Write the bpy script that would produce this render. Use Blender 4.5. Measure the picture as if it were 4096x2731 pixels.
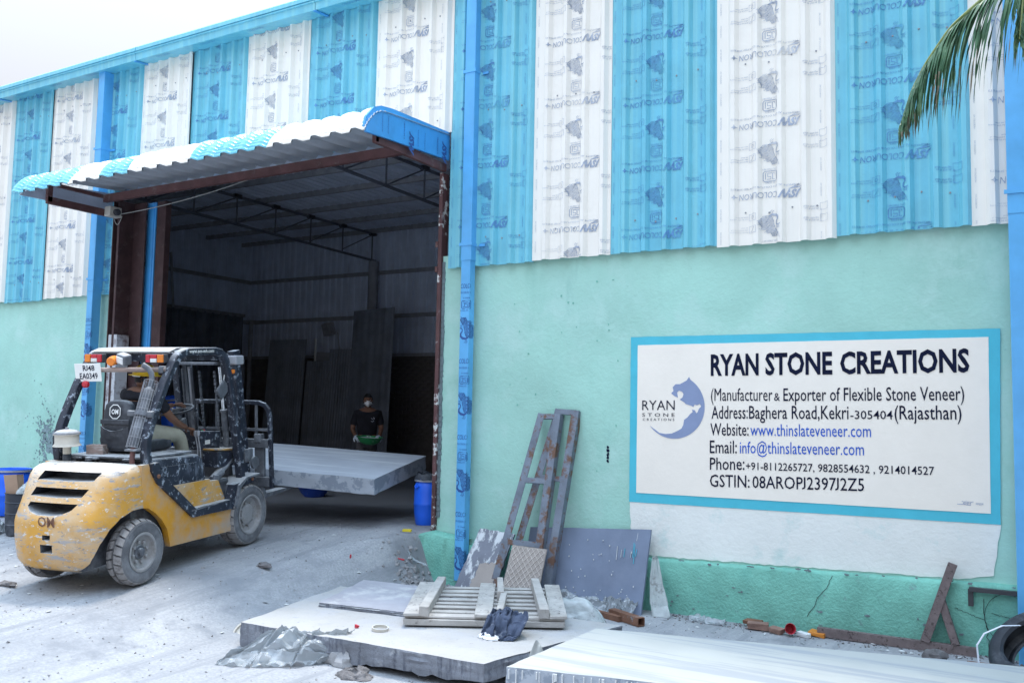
import bpy, bmesh, math, random
import numpy as np
from mathutils import Vector, Matrix, Euler, noise as mnoise
random.seed(7)
R = math.radians
for o in list(bpy.data.objects): bpy.data.objects.remove(o)
scene = bpy.context.scene
col = scene.collection

# ------------------------------------------------------------------ camera
cam_d = bpy.data.cameras.new('camera'); cam = bpy.data.objects.new('camera', cam_d); col.objects.link(cam)
cam_d.sensor_width = 36.0; cam_d.lens = 31.525; cam_d.clip_end = 2000.0
RT = Vector((0.86149966, 0.50740263, 0.01899737)); UP = Vector((0.02341621, -0.07707624, 0.99675019)); FW = Vector((-0.50721791, 0.85825511, 0.0782826))
cam.matrix_world = Matrix(((RT.x, UP.x, -FW.x, 0), (RT.y, UP.y, -FW.y, 0), (RT.z, UP.z, -FW.z, 1.95), (0, 0, 0, 1)))
scene.camera = cam
# ------------------------------------------------------------------ world and sun
SUN_DIR = Vector((-0.06, 0.30, 0.955)).normalized()
w = bpy.data.worlds.new('World'); scene.world = w; w.use_nodes = True
nt = w.node_tree; nt.nodes.clear()
sky = nt.nodes.new('ShaderNodeTexSky'); sky.sky_type = 'NISHITA'; sky.sun_disc = False
sky.sun_elevation = math.asin(SUN_DIR.z); sky.sun_rotation = math.atan2(SUN_DIR.x, SUN_DIR.y)
sky.air_density = 1.0; sky.dust_density = 1.5; sky.ozone_density = 2.0
# thin cloud and haze: pale towards the horizon, brighter and bluer overhead, alike all round
gc = nt.nodes.new('ShaderNodeTexCoord'); sx = nt.nodes.new('ShaderNodeSeparateXYZ'); nt.links.new(gc.outputs['Generated'], sx.inputs[0])
mr_ = nt.nodes.new('ShaderNodeMapRange'); mr_.inputs[1].default_value = .0; mr_.inputs[2].default_value = 1.
nt.links.new(sx.outputs['Z'], mr_.inputs[0])
hz = nt.nodes.new('ShaderNodeMix'); hz.data_type = 'RGBA'; pw_ = nt.nodes.new('ShaderNodeMath'); pw_.operation = 'POWER'; pw_.inputs[1].default_value = 2.1; nt.links.new(mr_.outputs[0], pw_.inputs[0]); nt.links.new(pw_.outputs[0], hz.inputs[0])
hz.inputs[6].default_value = (2.55, 2.25, 2.0, 1); hz.inputs[7].default_value = (14.0, 17.8, 22.5, 1)
mx = nt.nodes.new('ShaderNodeMix'); mx.data_type = 'RGBA'; mx.inputs[0].default_value = .90
bg = nt.nodes.new('ShaderNodeBackground'); bg.inputs['Strength'].default_value = 0.05
ow = nt.nodes.new('ShaderNodeOutputWorld')
nt.links.new(sky.outputs[0], mx.inputs[6]); nt.links.new(hz.outputs[2], mx.inputs[7]); nt.links.new(mx.outputs[2], bg.inputs['Color']); nt.links.new(bg.outputs[0], ow.inputs['Surface'])
sd = bpy.data.lights.new('sun', 'SUN'); sd.energy = .70; sd.angle = R(10); sd.color = (1.0, 0.87, 0.72)
so = bpy.data.objects.new('sun', sd); col.objects.link(so); so.rotation_euler = SUN_DIR.to_track_quat('Z', 'Y').to_euler()
# ------------------------------------------------------------------ exposure
vs = scene.view_settings; vs.view_transform = 'Standard'; vs.look = 'None'; vs.exposure = 2.36; vs.gamma = 1.0; vs.use_curve_mapping = False

# ------------------------------------------------------------------ materials
def mat(name, c, rough=.75, metal=0., var=.15, vs_=6., dirt=None, lo=.52, hi=.62, ds=3., bump=.15, bs=60., dust=None, dlo=.55, dhi=.95, streak=None, slo=.55, shi=.7, spec=.4, sscale=(6, 6, .7), fine=0.):
    """Procedural surface: base colour with mottling, blotchy dirt or wear, dust that settled on top faces, bump."""
    m = bpy.data.materials.new(name); m.use_nodes = True
    t = m.node_tree; n = t.nodes; L = t.links
    b = n['Principled BSDF']; b.inputs['Roughness'].default_value = rough; b.inputs['Metallic'].default_value = metal
    b.inputs['Specular IOR Level'].default_value = spec
    tc = n.new('ShaderNodeTexCoord')
    def nz(scale, detail=5, rgh=.6, vec=None):
        q = n.new('ShaderNodeTexNoise'); q.inputs['Scale'].default_value = scale; q.inputs['Detail'].default_value = detail; q.inputs['Roughness'].default_value = rgh
        L.new(vec or tc.outputs['Object'], q.inputs['Vector']); return q.outputs['Fac']
    def ramp(src, a, z):
        r = n.new('ShaderNodeMapRange'); r.inputs[1].default_value = a; r.inputs[2].default_value = z; r.clamp = True
        L.new(src, r.inputs[0]); return r.outputs[0]
    def mixc(f, a, bb):
        x = n.new('ShaderNodeMix'); x.data_type = 'RGBA'
        if hasattr(f, 'is_output'): L.new(f, x.inputs[0])
        else: x.inputs[0].default_value = f
        for i, s in ((6, a), (7, bb)):
            if hasattr(s, 'is_output'): L.new(s, x.inputs[i])
            else: x.inputs[i].default_value = (*s, 1)
        return x.outputs[2]
    cd = [max(0, v*(1-var)) for v in c]; cl = [min(1, v*(1+var)) for v in c]
    out = mixc(ramp(nz(vs_), .3, .7), cd, cl)
    if fine: out = mixc(ramp(nz(bs*1.5, 3), .35, .65), out, [v*(1-fine) for v in c])
    if streak:
        mp = n.new('ShaderNodeMapping'); mp.inputs['Scale'].default_value = sscale; L.new(tc.outputs['Object'], mp.inputs['Vector'])
        out = mixc(ramp(nz(1., 6, .65, mp.outputs[0]), slo, shi), out, streak)
    if dirt: out = mixc(ramp(nz(ds, 9, .68), lo, hi), out, dirt)
    if dust:
        g = n.new('ShaderNodeNewGeometry'); sp = n.new('ShaderNodeSeparateXYZ'); L.new(g.outputs['Normal'], sp.inputs[0])
        u = ramp(sp.outputs['Z'], dlo, dhi)
        mu = n.new('ShaderNodeMath'); mu.operation = 'MULTIPLY'; L.new(u, mu.inputs[0]); L.new(ramp(nz(5., 8, .7), .25, .5), mu.inputs[1])
        out = mixc(mu.outputs[0], out, dust)
    L.new(out, b.inputs['Base Color'])
    if bump:
        bp = n.new('ShaderNodeBump'); bp.inputs['Strength'].default_value = bump; bp.inputs['Distance'].default_value = .02
        L.new(nz(bs, 8, .65), bp.inputs['Height']); L.new(bp.outputs[0], b.inputs['Normal'])
    return m
def plastic_clear(name, c, alpha):
    m = mat(name, c, rough=.18, var=.10, bump=.5, bs=16, spec=.7, dirt=(.30, .31, .31), lo=.58, hi=.66, ds=4)
    b = m.node_tree.nodes['Principled BSDF']; b.inputs['Alpha'].default_value = alpha; b.inputs['Transmission Weight'].default_value = .25
    return m
def wear(m, layers):
    """extra chipped or scratched layers over a finished surface: (colour, scale, stretch, lo, hi)"""
    t = m.node_tree; n = t.nodes; L = t.links; b = n['Principled BSDF']; tc = n.new('ShaderNodeTexCoord')
    for c, sc, st, lo, hi in layers:
        src = b.inputs['Base Color'].links[0].from_socket
        mp = n.new('ShaderNodeMapping'); mp.inputs['Scale'].default_value = [sc*q for q in st]; L.new(tc.outputs['Object'], mp.inputs['Vector'])
        q = n.new('ShaderNodeTexNoise'); q.inputs['Scale'].default_value = 1; q.inputs['Detail'].default_value = 7; q.inputs['Roughness'].default_value = .7; L.new(mp.outputs[0], q.inputs['Vector'])
        r = n.new('ShaderNodeMapRange'); r.inputs[1].default_value = lo; r.inputs[2].default_value = hi; L.new(q.outputs['Fac'], r.inputs[0])
        x = n.new('ShaderNodeMix'); x.data_type = 'RGBA'; L.new(r.outputs[0], x.inputs[0]); L.new(src, x.inputs[6]); x.inputs[7].default_value = (*c, 1); L.new(x.outputs[2], b.inputs['Base Color'])
    return m
M = {}
DUST = (.62, .63, .64)
M['mint'] = mat('mint_plaster', (.37, .64, .56), .85, var=.10, vs_=1.3, dirt=(.42, .68, .62), lo=.5, hi=.75, ds=.8, bump=.35, bs=22, streak=(.30, .58, .50), slo=.56, shi=.85, sscale=(2.2, 2.2, .35))
wear(M['mint'], [((.46, .70, .64), 1.6, (1, 1, 1), .50, .75), ((.30, .55, .49), 3.2, (1, 1, .25), .60, .80), ((.20, .38, .36), 42, (1, 1, 1), .725, .75), ((.27, .50, .45), 11, (1, 1, 1), .66, .74)])
M['mint_low'] = mat('mint_plinth', (.20, .50, .41), .9, var=.20, vs_=3., dirt=(.19, .30, .30), lo=.60, hi=.70, ds=6.5, bump=.8, bs=38, streak=(.13, .40, .34), slo=.5, shi=.8, sscale=(3, 3, .8))
M['peel'] = mat('peeled_plaster', (.17, .22, .24), .95, var=.25, bump=.5, bs=40)
M['mould'] = mat('grey_mould', (.22, .30, .33), .95, var=.3, vs_=9, bump=.3)
M['film_blue'] = mat('blue_coated_steel', (.15, .51, .66), .33, .0, var=.10, vs_=2.5, bump=.03, bs=3, streak=(.25, .62, .68), slo=.45, shi=.75, sscale=(14, 14, .12), spec=.55)
M['film_white'] = mat('white_coated_steel', (.87, .84, .78), .38, .0, var=.03, vs_=2.5, bump=.03, bs=3, streak=(.82, .79, .74), slo=.55, shi=.8, sscale=(14, 14, .12), spec=.5)
M['trim_blue'] = mat('blue_folded_steel', (.060, .33, .72), .3, .0, var=.14, vs_=3, bump=.03, bs=4, streak=(.13, .48, .76), slo=.6, shi=.85, sscale=(8, 8, .2), spec=.55)
M['pipe_blue'] = mat('blue_downpipe_steel', (.11, .42, .78), .32, .0, var=.12, vs_=3, bump=.03, bs=5, dirt=(.55, .63, .68), lo=.70, hi=.73, ds=14, spec=.55)
M['ink'] = wear(mat('dark_blue_print', (.10, .27, .52), .5, var=.3, vs_=30, bump=0), [((.15, .50, .65), 2.3, (1, 1, 1), .48, .75), ((.15, .50, .65), 25, (1, 1, 1), .60, .66)])
M['ink_dark'] = mat('navy_print', (.035, .10, .32), .5, var=.25, vs_=30, bump=0)
M['truss'] = mat('grey_truss_steel', (.12, .13, .16), .6, var=.2, bump=.1)
M['ink_pale'] = wear(mat('grey_blue_print', (.37, .42, .52), .5, var=.3, vs_=30, bump=0), [((.80, .78, .74), 2.3, (1, 1, 1), .48, .78), ((.80, .78, .74), 25, (1, 1, 1), .60, .66)])
M['rust'] = mat('red_oxide_steel', (.115, .052, .050), .65, var=.3, vs_=5, dirt=(.20, .15, .14), lo=.58, hi=.72, ds=6, bump=.15)
M['smear'] = mat('plaster_smeared_steel', (.105, .050, .052), .8, var=.3, vs_=5, dirt=(.55, .58, .62), lo=.36, hi=.50, ds=3.2, bump=.3)
M['rust_shaded'] = mat('shaded_oxide_steel', (.058, .030, .032), .65, var=.3, vs_=5, dirt=(.10, .075, .075), lo=.55, hi=.72, ds=6, bump=.15)  # red oxide steel with the shade on the left door columns painted in
M['oxide_worn'] = mat('red_oxide_worn', (.105, .050, .052), .7, var=.3, vs_=5, dirt=(.62, .63, .62), lo=.56, hi=.60, ds=5.5, bump=.3, sscale=(9, 9, 1.5), streak=(.45, .45, .46), slo=.6, shi=.68)
M['inner_sheet'] = mat('dull_galvanised_sheet', (.60, .67, .80), .6, .0, var=.15, vs_=2, bump=.05, bs=8, streak=(.48, .54, .66), slo=.5, shi=.8, sscale=(8, 8, .3))
M['under_sheet'] = mat('grey_sheet_underside', (.46, .48, .52), .6, .0, var=.08, bump=.05, bs=8)
M['dark_steel'] = mat('dark_painted_steel', (.05, .052, .06), .6, var=.2, bump=.1)
M['grey_steel'] = mat('grey_painted_steel', (.30, .31, .34), .6, var=.2, bump=.1)
M['dark_panel'] = mat('dark_corrugated_sheet', (.17, .19, .23), .65, var=.3, vs_=2, bump=.1, bs=12, streak=(.09, .09, .10), slo=.55, shi=.8, sscale=(9, 9, .4))
M['dark_brick'] = mat('dark_brickwork', (.14, .13, .13), .9, var=.3, vs_=5, bump=.4, bs=30)
M['sign_white'] = mat('white_sign_paint', (.88, .82, .74), .6, var=.03, vs_=3, bump=.12, bs=20)
M['wash_white'] = mat('whitewash_patch', (.80, .82, .79), .85, var=.05, vs_=2, dirt=(.55, .70, .68), lo=.56, hi=.74, ds=2.6, bump=.35, bs=20)
M['sign_blue'] = mat('turquoise_sign_paint', (.075, .50, .64), .6, var=.06, vs_=4, bump=.12, bs=20)
M['let_dark'] = mat('navy_lettering', (.006, .010, .034), .6, var=.35, vs_=25, bump=.0, spec=.1)
M['let_blue'] = mat('blue_lettering', (.015, .10, .52), .6, var=.2, vs_=25, bump=.0, spec=.1)
M['logo_grey'] = mat('grey_blue_logo', (.24, .30, .47), .6, var=.06, bump=.05)
M['yellow'] = wear(mat('worn_yellow_paint', (.56, .29, .045), .55, var=.12, vs_=3, dirt=(.52, .43, .33), lo=.42, hi=.72, ds=2.0, bump=.08, bs=14, dust=(.66, .62, .56), dlo=.30, dhi=.80), [((.33, .33, .34), 4, (.8, .8, 5), .56, .64), ((.24, .24, .25), 13, (1, 1, 2.5), .58, .62), ((.55, .54, .52), 15, (1, 1, 1.6), .60, .625), ((.30, .27, .24), 34, (1, 3, 1), .62, .66)])
M['yellow_low'] = mat('dusty_yellow_paint', (.62, .29, .025), .55, var=.12, vs_=3, dirt=(.42, .35, .29), lo=.40, hi=.66, ds=2.2, bump=.08, bs=14, dust=(.66, .62, .56), dlo=.4, dhi=.9)
M['black_worn'] = mat('scuffed_black_paint', (.020, .025, .040), .5, var=.3, vs_=6, dirt=(.28, .32, .38), lo=.56, hi=.62, ds=17, bump=.1, bs=24, dust=(.46, .48, .50), dlo=.55, dhi=1.0, streak=(.16, .19, .24), slo=.58, shi=.75, sscale=(7, 7, 3))
M['black'] = mat('black_vinyl', (.032, .036, .046), .55, var=.25, vs_=6, dirt=(.10, .11, .13), lo=.5, hi=.7, ds=5, bump=.2, bs=18, dust=(.30, .32, .34), dlo=.5, dhi=1.)
M['machine'] = mat('dusty_machine_grey', (.11, .12, .14), .7, var=.3, vs_=7, dirt=(.25, .27, .30), lo=.5, hi=.7, ds=6, bump=.2, dust=(.45, .46, .47))
M['tyre'] = mat('dusty_rubber', (.125, .13, .145), .9, var=.2, vs_=7, dirt=(.24, .25, .27), lo=.45, hi=.7, ds=5, bump=.3, bs=50)
M['tread'] = mat('dusty_tread', (.27, .26, .26), .95, var=.25, vs_=9, dirt=(.15, .14, .14), lo=.55, hi=.68, ds=10, bump=.5, bs=45)
M['rim'] = mat('dusty_rim', (.30, .30, .31), .75, var=.15, vs_=8, dirt=(.20, .19, .18), lo=.5, hi=.7, ds=7, bump=.2)
M['chrome'] = mat('polished_rod', (.75, .77, .8), .15, 1., var=.05, bump=0)
M['red_lens'] = mat('red_lens', (.50, .03, .045), .25, var=.1, bump=.05)
M['amber'] = mat('amber_lens', (.75, .22, .03), .25, var=.1, bump=.05)
M['lens'] = mat('clear_lens', (.72, .74, .74), .25, var=.08, bump=.05)
M['plate'] = mat('white_number_plate', (.78, .78, .76), .45, var=.04, bump=.05, dirt=(.45, .45, .45), lo=.66, hi=.72, ds=9)
M['cream'] = mat('cream_plastic', (.52, .49, .43), .6, var=.1, bump=.1, dust=(.5, .52, .55))
M['wood_red'] = mat('reddish_wood', (.25, .19, .17), .85, var=.3, vs_=6, streak=(.40, .36, .34), slo=.5, shi=.62, sscale=(2, 25, 25), bump=.2)
M['wood'] = mat('weathered_timber', (.40, .385, .37), .9, var=.2, vs_=5, dirt=(.20, .19, .18), lo=.6, hi=.68, ds=14, bump=.35, bs=35, streak=(.28, .27, .26), slo=.55, shi=.7, sscale=(3, 40, 40))
M['stone_top'] = wear(mat('dusty_slab_stone', (.37, .37, .37), .9, var=.07, vs_=3, dirt=(.36, .37, .40), lo=.50, hi=.70, ds=2.2, bump=.4, bs=40), [((.22, .23, .26), 16, (1, 1, 1), .63, .68), ((.30, .32, .36), 5, (1, 1, 1), .58, .70)])
M['stone_side'] = mat('cut_slate_edge', (.20, .215, .25), .85, var=.3, vs_=4, dirt=(.48, .50, .52), lo=.58, hi=.72, ds=4, bump=.7, bs=25, streak=(.10, .11, .14), slo=.5, shi=.66, sscale=(20, 20, 3), dust=(.55, .56, .57), dlo=.6, dhi=.95)
M['white_slab'] = mat('white_painted_slab', (.385, .40, .39), .7, var=.05, vs_=2, bump=.08, bs=20, streak=(.30, .325, .35), slo=.52, shi=.60, sscale=(.35, 7, 7))
M['resin_slab'] = mat('grey_resin_slab', (.46, .51, .58), .45, var=.08, vs_=2, bump=.04, bs=12, streak=(.60, .65, .70), slo=.5, shi=.6, sscale=(.5, 6, 6))
M['resin_side'] = mat('marbled_slab_edge', (.38, .42, .48), .6, var=.1, vs_=3, dirt=(.24, .28, .34), lo=.52, hi=.56, ds=5, bump=.2)
M['slate_board'] = mat('grey_board', (.165, .205, .29), .7, var=.12, vs_=2.5, dirt=(.20, .24, .33), lo=.5, hi=.7, ds=2, bump=.08, bs=30)
M['tan_ridge'] = mat('pale_tan_ridge', (.50, .46, .43), .8, var=.08, bump=.1)
M['thin_stone'] = mat('lavender_grey_sheet', (.33, .33, .37), .9, var=.12, vs_=3, dirt=(.52, .52, .52), lo=.52, hi=.66, ds=2.4, bump=.3, bs=30)
M['tan_tile'] = mat('tan_textured_tile', (.34, .305, .285), .8, var=.08, vs_=6, bump=.2, bs=30)
M['gal_rust'] = mat('galvanised_steel_rusting', (.17, .20, .25), .6, .2, var=.25, vs_=5, dirt=(.15, .085, .06), lo=.50, hi=.58, ds=7, bump=.2, bs=30)
M['rusty'] = mat('rusty_steel', (.17, .085, .055), .85, var=.35, vs_=8, dirt=(.22, .22, .23), lo=.6, hi=.66, ds=10, bump=.3)
M['rust_grey'] = mat('grey_brown_steel', (.17, .135, .135), .8, var=.25, vs_=12, dirt=(.08, .06, .06), lo=.56, hi=.60, ds=26, bump=.3)
M['drum'] = mat('blue_drum_plastic', (.012, .13, .80), .4, var=.08, vs_=3, bump=.05, spec=.5)
M['drum_dk'] = mat('deep_blue_plastic', (.02, .07, .38), .45, var=.15, vs_=4, bump=.05, dirt=(.25, .28, .32), lo=.62, hi=.7, ds=7)
M['black_plastic'] = mat('black_plastic', (.025, .032, .045), .5, var=.25, bump=.1, dirt=(.13, .14, .16), lo=.5, hi=.72, ds=3)
M['film'] = plastic_clear('clear_plastic_film', (.50, .55, .59), .55)
M['film_thick'] = plastic_clear('milky_plastic_film', (.60, .66, .68), .8)
M['cloth_blue'] = mat('navy_cloth', (.055, .075, .125), .95, var=.25, vs_=10, bump=.4, bs=60, dirt=(.22, .25, .30), lo=.62, hi=.7, ds=9)
M['cloth_rag'] = mat('dirty_rag', (.15, .145, .15), .95, var=.4, vs_=14, bump=.4, bs=50)
M['shirt'] = mat('black_cotton', (.012, .013, .020), .95, var=.3, vs_=10, bump=.3, bs=60)
M['trouser'] = mat('khaki_cotton', (.33, .32, .26), .95, var=.1, vs_=8, bump=.3, bs=40)
M['trouser_dk'] = mat('grey_trousers', (.10, .10, .11), .95, var=.2, bump=.3)
M['skin'] = mat('brown_skin', (.17, .085, .055), .6, var=.12, vs_=10, bump=.08)
M['hair'] = mat('black_hair', (.008, .008, .010), .7, var=.3, bump=.5, bs=80)
M['eye'] = mat('eye_white', (.6, .6, .58), .3, var=.02, bump=0)
M['maskw'] = mat('white_mask_cloth', (.75, .77, .80), .8, var=.03, bump=.1)
M['helmet'] = mat('yellow_helmet_plastic', (.80, .52, .02), .35, var=.05, bump=.02)
M['glove'] = mat('pale_glove', (.60, .66, .75), .85, var=.1, bump=.2)
M['green'] = mat('green_plastic', (.03, .28, .10), .45, var=.15, dirt=(.55, .62, .62), lo=.6, hi=.64, ds=7, bump=.05)
M['pastew'] = mat('white_paste', (.70, .76, .80), .6, var=.06, bump=.3, bs=15)
M['frond'] = mat('palm_leaf', (.042, .115, .055), .5, var=.35, vs_=9, bump=.1, dirt=(.10, .19, .08), lo=.5, hi=.7, ds=4)
M['frond_dry'] = mat('dry_palm_leaf', (.20, .17, .12), .8, var=.3, bump=.1)
M['rachis'] = mat('palm_rib', (.16, .20, .06), .6, var=.2, bump=.1)
M['trunk'] = mat('palm_trunk', (.16, .14, .12), .95, var=.3, vs_=4, bump=.5, bs=20)
M['rock'] = mat('grey_rock', (.30, .30, .31), .95, var=.25, vs_=8, bump=.6, bs=18)
M['rock_dk'] = mat('dark_rubble', (.15, .145, .15), .95, var=.35, vs_=8, bump=.6, bs=18)
M['brick'] = mat('debris_brick', (.26, .16, .13), .95, var=.3, vs_=8, bump=.5, bs=25)
M['paper'] = mat('scrap_paper', (.62, .64, .65), .9, var=.1, bump=.2)
M['card'] = mat('brown_cardboard', (.36, .25, .18), .9, var=.1, bump=.15)
M['orange'] = mat('orange_plastic', (.55, .20, .03), .6, var=.1, bump=.1)
M['redp'] = mat('red_plastic', (.45, .03, .05), .6, var=.1, bump=.1)
M['yellowp'] = mat('yellow_plastic', (.62, .50, .03), .6, var=.1, bump=.1)
M['strap'] = mat('white_strap', (.72, .76, .85), .5, var=.04, bump=.05)
M['wire'] = mat('thin_wire', (.35, .35, .33), .6, var=.1, bump=0)
M['black_wire'] = mat('black_wire', (.02, .02, .025), .6, var=.1, bump=0)

# ------------------------------------------------------------------ mesh helpers
def setp(o, label=None, cat=None, group=None, kind=None):
    if label: o['label'] = label
    if cat: o['category'] = cat
    if group: o['group'] = group
    if kind: o['kind'] = kind
    return o
def link(o, parent=None):
    col.objects.link(o)
    if parent is not None: o.parent = parent
    return o
def thing(name, label, cat, loc=(0, 0, 0), rot=(0, 0, 0), group=None):
    e = bpy.data.objects.new(name, None); e.empty_display_size = .1
    e.location = loc; e.rotation_euler = rot; col.objects.link(e)
    return setp(e, label, cat, group)
class MB:
    """collects shapes; build() links them as one mesh object"""
    def __init__(s): s.v = []; s.f = []
    def add(s, vs, fs, T=None):
        k = len(s.v)
        s.v += [tuple(T @ Vector(p)) for p in vs] if T is not None else [tuple(p) for p in vs]
        s.f += [tuple(i+k for i in f) for f in fs]; return s
    def box(s, c, d, rot=None, bev=0., jit=0.):
        x, y, z = d[0]/2, d[1]/2, d[2]/2
        vs = [(a*x, b*y, e*z) for e in (-1, 1) for b in (-1, 1) for a in (-1, 1)]
        fs = [(0, 2, 3, 1), (4, 5, 7, 6), (0, 1, 5, 4), (2, 6, 7, 3), (0, 4, 6, 2), (1, 3, 7, 5)]
        if jit: vs = [(p[0]+random.uniform(-jit, jit), p[1]+random.uniform(-jit, jit), p[2]+random.uniform(-jit, jit)) for p in vs]
        if bev:
            bm = bmesh.new(); bv = [bm.verts.new(p) for p in vs]
            for f in fs: bm.faces.new([bv[i] for i in f])
            bmesh.ops.bevel(bm, geom=bm.edges[:], offset=bev, segments=2, profile=.5, affect='EDGES')
            bm.verts.index_update(); vs = [v.co.copy() for v in bm.verts]; fs = [[v.index for v in f.verts] for f in bm.faces]; bm.free()
        T = Matrix.Translation(c)
        if rot is not None: T = T @ (rot.to_4x4() if isinstance(rot, Matrix) else Euler(rot).to_matrix().to_4x4())
        return s.add(vs, fs, T)
    def prism(s, poly, ax, a, b, T=None):
        """polygon in the two other axes (cyclic order kept as given) extruded along ax from a to b"""
        n = len(poly)
        def P(p, h): return {0: (h, p[0], p[1]), 1: (p[0], h, p[1]), 2: (p[0], p[1], h)}[ax]
        vs = [P(p, a) for p in poly]+[P(p, b) for p in poly]
        fs = [tuple(range(n))[::-1], tuple(range(n, 2*n))]+[(i, (i+1) % n, n+(i+1) % n, n+i) for i in range(n)]
        return s.add(vs, fs, T)
    def tube(s, path, r, n=8, close=False, caps=True, sq=None, upv=None):
        """sweep; r number or list; sq = list of (u,v) unit section points instead of a circle"""
        path = [Vector(p) for p in path]; m = len(path)
        rr = r if isinstance(r, (list, tuple)) else [r]*m
        sec = sq or [(math.cos(2*math.pi*i/n), math.sin(2*math.pi*i/n)) for i in range(n)]
        n = len(sec); vs = []; prev = None
        for i, p in enumerate(path):
            t = (path[(i+1) % m]-path[i-1]) if close else (path[min(i+1, m-1)]-path[max(i-1, 0)])
            if t.length < 1e-9: t = Vector((0, 0, 1))
            t.normalize()
            if prev is None:
                ref = Vector(upv) if upv else (Vector((0, 0, 1)) if abs(t.z) < .9 else Vector((1, 0, 0)))
                u = (ref-t*ref.dot(t)).normalized()
            else:
                u = (prev-t*prev.dot(t)); u = u.normalized() if u.length > 1e-6 else t.orthogonal().normalized()
            prev = u; v = t.cross(u)
            vs += [p+u*(a*rr[i])+v*(b*rr[i]) for a, b in sec]
        fs = []
        for i in range(m if close else m-1):
            j = (i+1) % m
            fs += [(i*n+k, i*n+(k+1) % n, j*n+(k+1) % n, j*n+k) for k in range(n)]
        if caps and not close: fs += [tuple(range(n))[::-1], tuple((m-1)*n+k for k in range(n))]
        return s.add(vs, fs)
    def lathe(s, prof, n=24, T=None, caps=True):
        """profile (radius, height) turned about local z"""
        vs = []; m = len(prof)
        for r, h in prof: vs += [(r*math.cos(2*math.pi*k/n), r*math.sin(2*math.pi*k/n), h) for k in range(n)]
        fs = [(i*n+k, i*n+(k+1) % n, (i+1)*n+(k+1) % n, (i+1)*n+k) for i in range(m-1) for k in range(n)]
        if caps: fs += [tuple(range(n))[::-1], tuple((m-1)*n+k for k in range(n))]
        return s.add(vs, fs, T)
    def grid(s, fn, nu, nv, T=None):
        vs = [fn(i/nu, j/nv) for j in range(nv+1) for i in range(nu+1)]
        fs = [(j*(nu+1)+i, j*(nu+1)+i+1, (j+1)*(nu+1)+i+1, (j+1)*(nu+1)+i) for j in range(nv) for i in range(nu)]
        return s.add(vs, fs, T)
    def shell(s, fn, nu, nv, th):
        """grid sheet closed to thickness th along its own normal"""
        a = [[Vector(fn(i/nu, j/nv)) for i in range(nu+1)] for j in range(nv+1)]
        def nrm(i, j):
            d1 = a[j][min(i+1, nu)]-a[j][max(i-1, 0)]; d2 = a[min(j+1, nv)][i]-a[max(j-1, 0)][i]
            q = d1.cross(d2); return q.normalized() if q.length > 1e-9 else Vector((0, 0, 1))
        W = nu+1; N = W*(nv+1)
        vs = [a[j][i]+nrm(i, j)*th/2 for j in range(nv+1) for i in range(W)]+[a[j][i]-nrm(i, j)*th/2 for j in range(nv+1) for i in range(W)]
        fs = []
        for j in range(nv):
            for i in range(nu):
                q = (j*W+i, j*W+i+1, (j+1)*W+i+1, (j+1)*W+i); fs.append(q); fs.append(tuple(N+k for k in q[::-1]))
        ring = [i for i in range(W)]+[j*W+nu for j in range(1, nv+1)]+[nv*W+i for i in range(nu-1, -1, -1)]+[j*W for j in range(nv-1, 0, -1)]
        for k in range(len(ring)):
            p, q = ring[k], ring[(k+1) % len(ring)]; fs.append((p, p+N, q+N, q))
        return s.add(vs, fs)
    def mesh(s, name, m, smooth=None, fixn=True):
        me = bpy.data.meshes.new(name); me.from_pydata(s.v, [], s.f)
        if fixn:
            bm = bmesh.new(); bm.from_mesh(me); bmesh.ops.recalc_face_normals(bm, faces=bm.faces[:]); bm.to_mesh(me); bm.free()
        me.materials.append(M[m])
        if smooth:
            for p in me.polygons: p.use_smooth = True
            try: me.set_sharp_from_angle(angle=R(smooth))
            except Exception: pass
        me.update(); return me
    def build(s, name, m, parent=None, smooth=None, fixn=True):
        return link(bpy.data.objects.new(name, s.mesh(name, m, smooth, fixn)), parent)
def inst(src, parent=None, loc=None, rot=None, scale=None):
    o = src.copy(); col.objects.link(o); o.parent = parent
    if loc is not None: o.location = loc
    if rot is not None: o.rotation_euler = rot
    if scale is not None: o.scale = scale
    return o
def copy_tree(o, parent=None):
    c = o.copy(); col.objects.link(c); c.parent = parent
    for ch in o.children: copy_tree(ch, c)
    return c
def ev_mesh(o):
    """mesh of an object with its modifiers applied"""
    bpy.context.view_layer.update()
    dg = bpy.context.evaluated_depsgraph_get()
    return bpy.data.meshes.new_from_object(o.evaluated_get(dg))
def ns(x, y, z=0): return mnoise.noise(Vector((x, y, z)))

# ------------------------------------------------------------------ flat lettering (built-in font turned into mesh)
def raw_text(body, bold=0., shear=0.):
    cu = bpy.data.curves.new('t', 'FONT'); cu.body = body; cu.size = 1; cu.resolution_u = 2; cu.offset = bold; cu.shear = shear; cu.fill_mode = 'FRONT'
    o = bpy.data.objects.new('t', cu); col.objects.link(o)
    me = ev_mesh(o)
    vs = [(v.co.x, v.co.y) for v in me.vertices]; fs = [tuple(p.vertices) for p in me.polygons]
    bpy.data.objects.remove(o); bpy.data.curves.remove(cu); bpy.data.meshes.remove(me)
    if 'J' in body and body == body.upper():      # sit the capital J on the baseline
        gr = list(range(len(vs)))
        def fnd(i):
            while gr[i] != i: gr[i] = gr[gr[i]]; i = gr[i]
            return i
        for f in fs:
            for k in f[1:]: gr[fnd(k)] = fnd(f[0])
        isl = {}
        for i in range(len(vs)): isl.setdefault(fnd(i), []).append(i)
        for ids in isl.values():
            lo = min(vs[i][1] for i in ids); hi = max(vs[i][1] for i in ids)
            if lo < -.06 and hi > .4:
                for i in ids: vs[i] = (vs[i][0], (vs[i][1]-lo)/(hi-lo)*hi)
    return vs, fs
CAP = max(v[1] for v in raw_text('H')[0])
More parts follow.
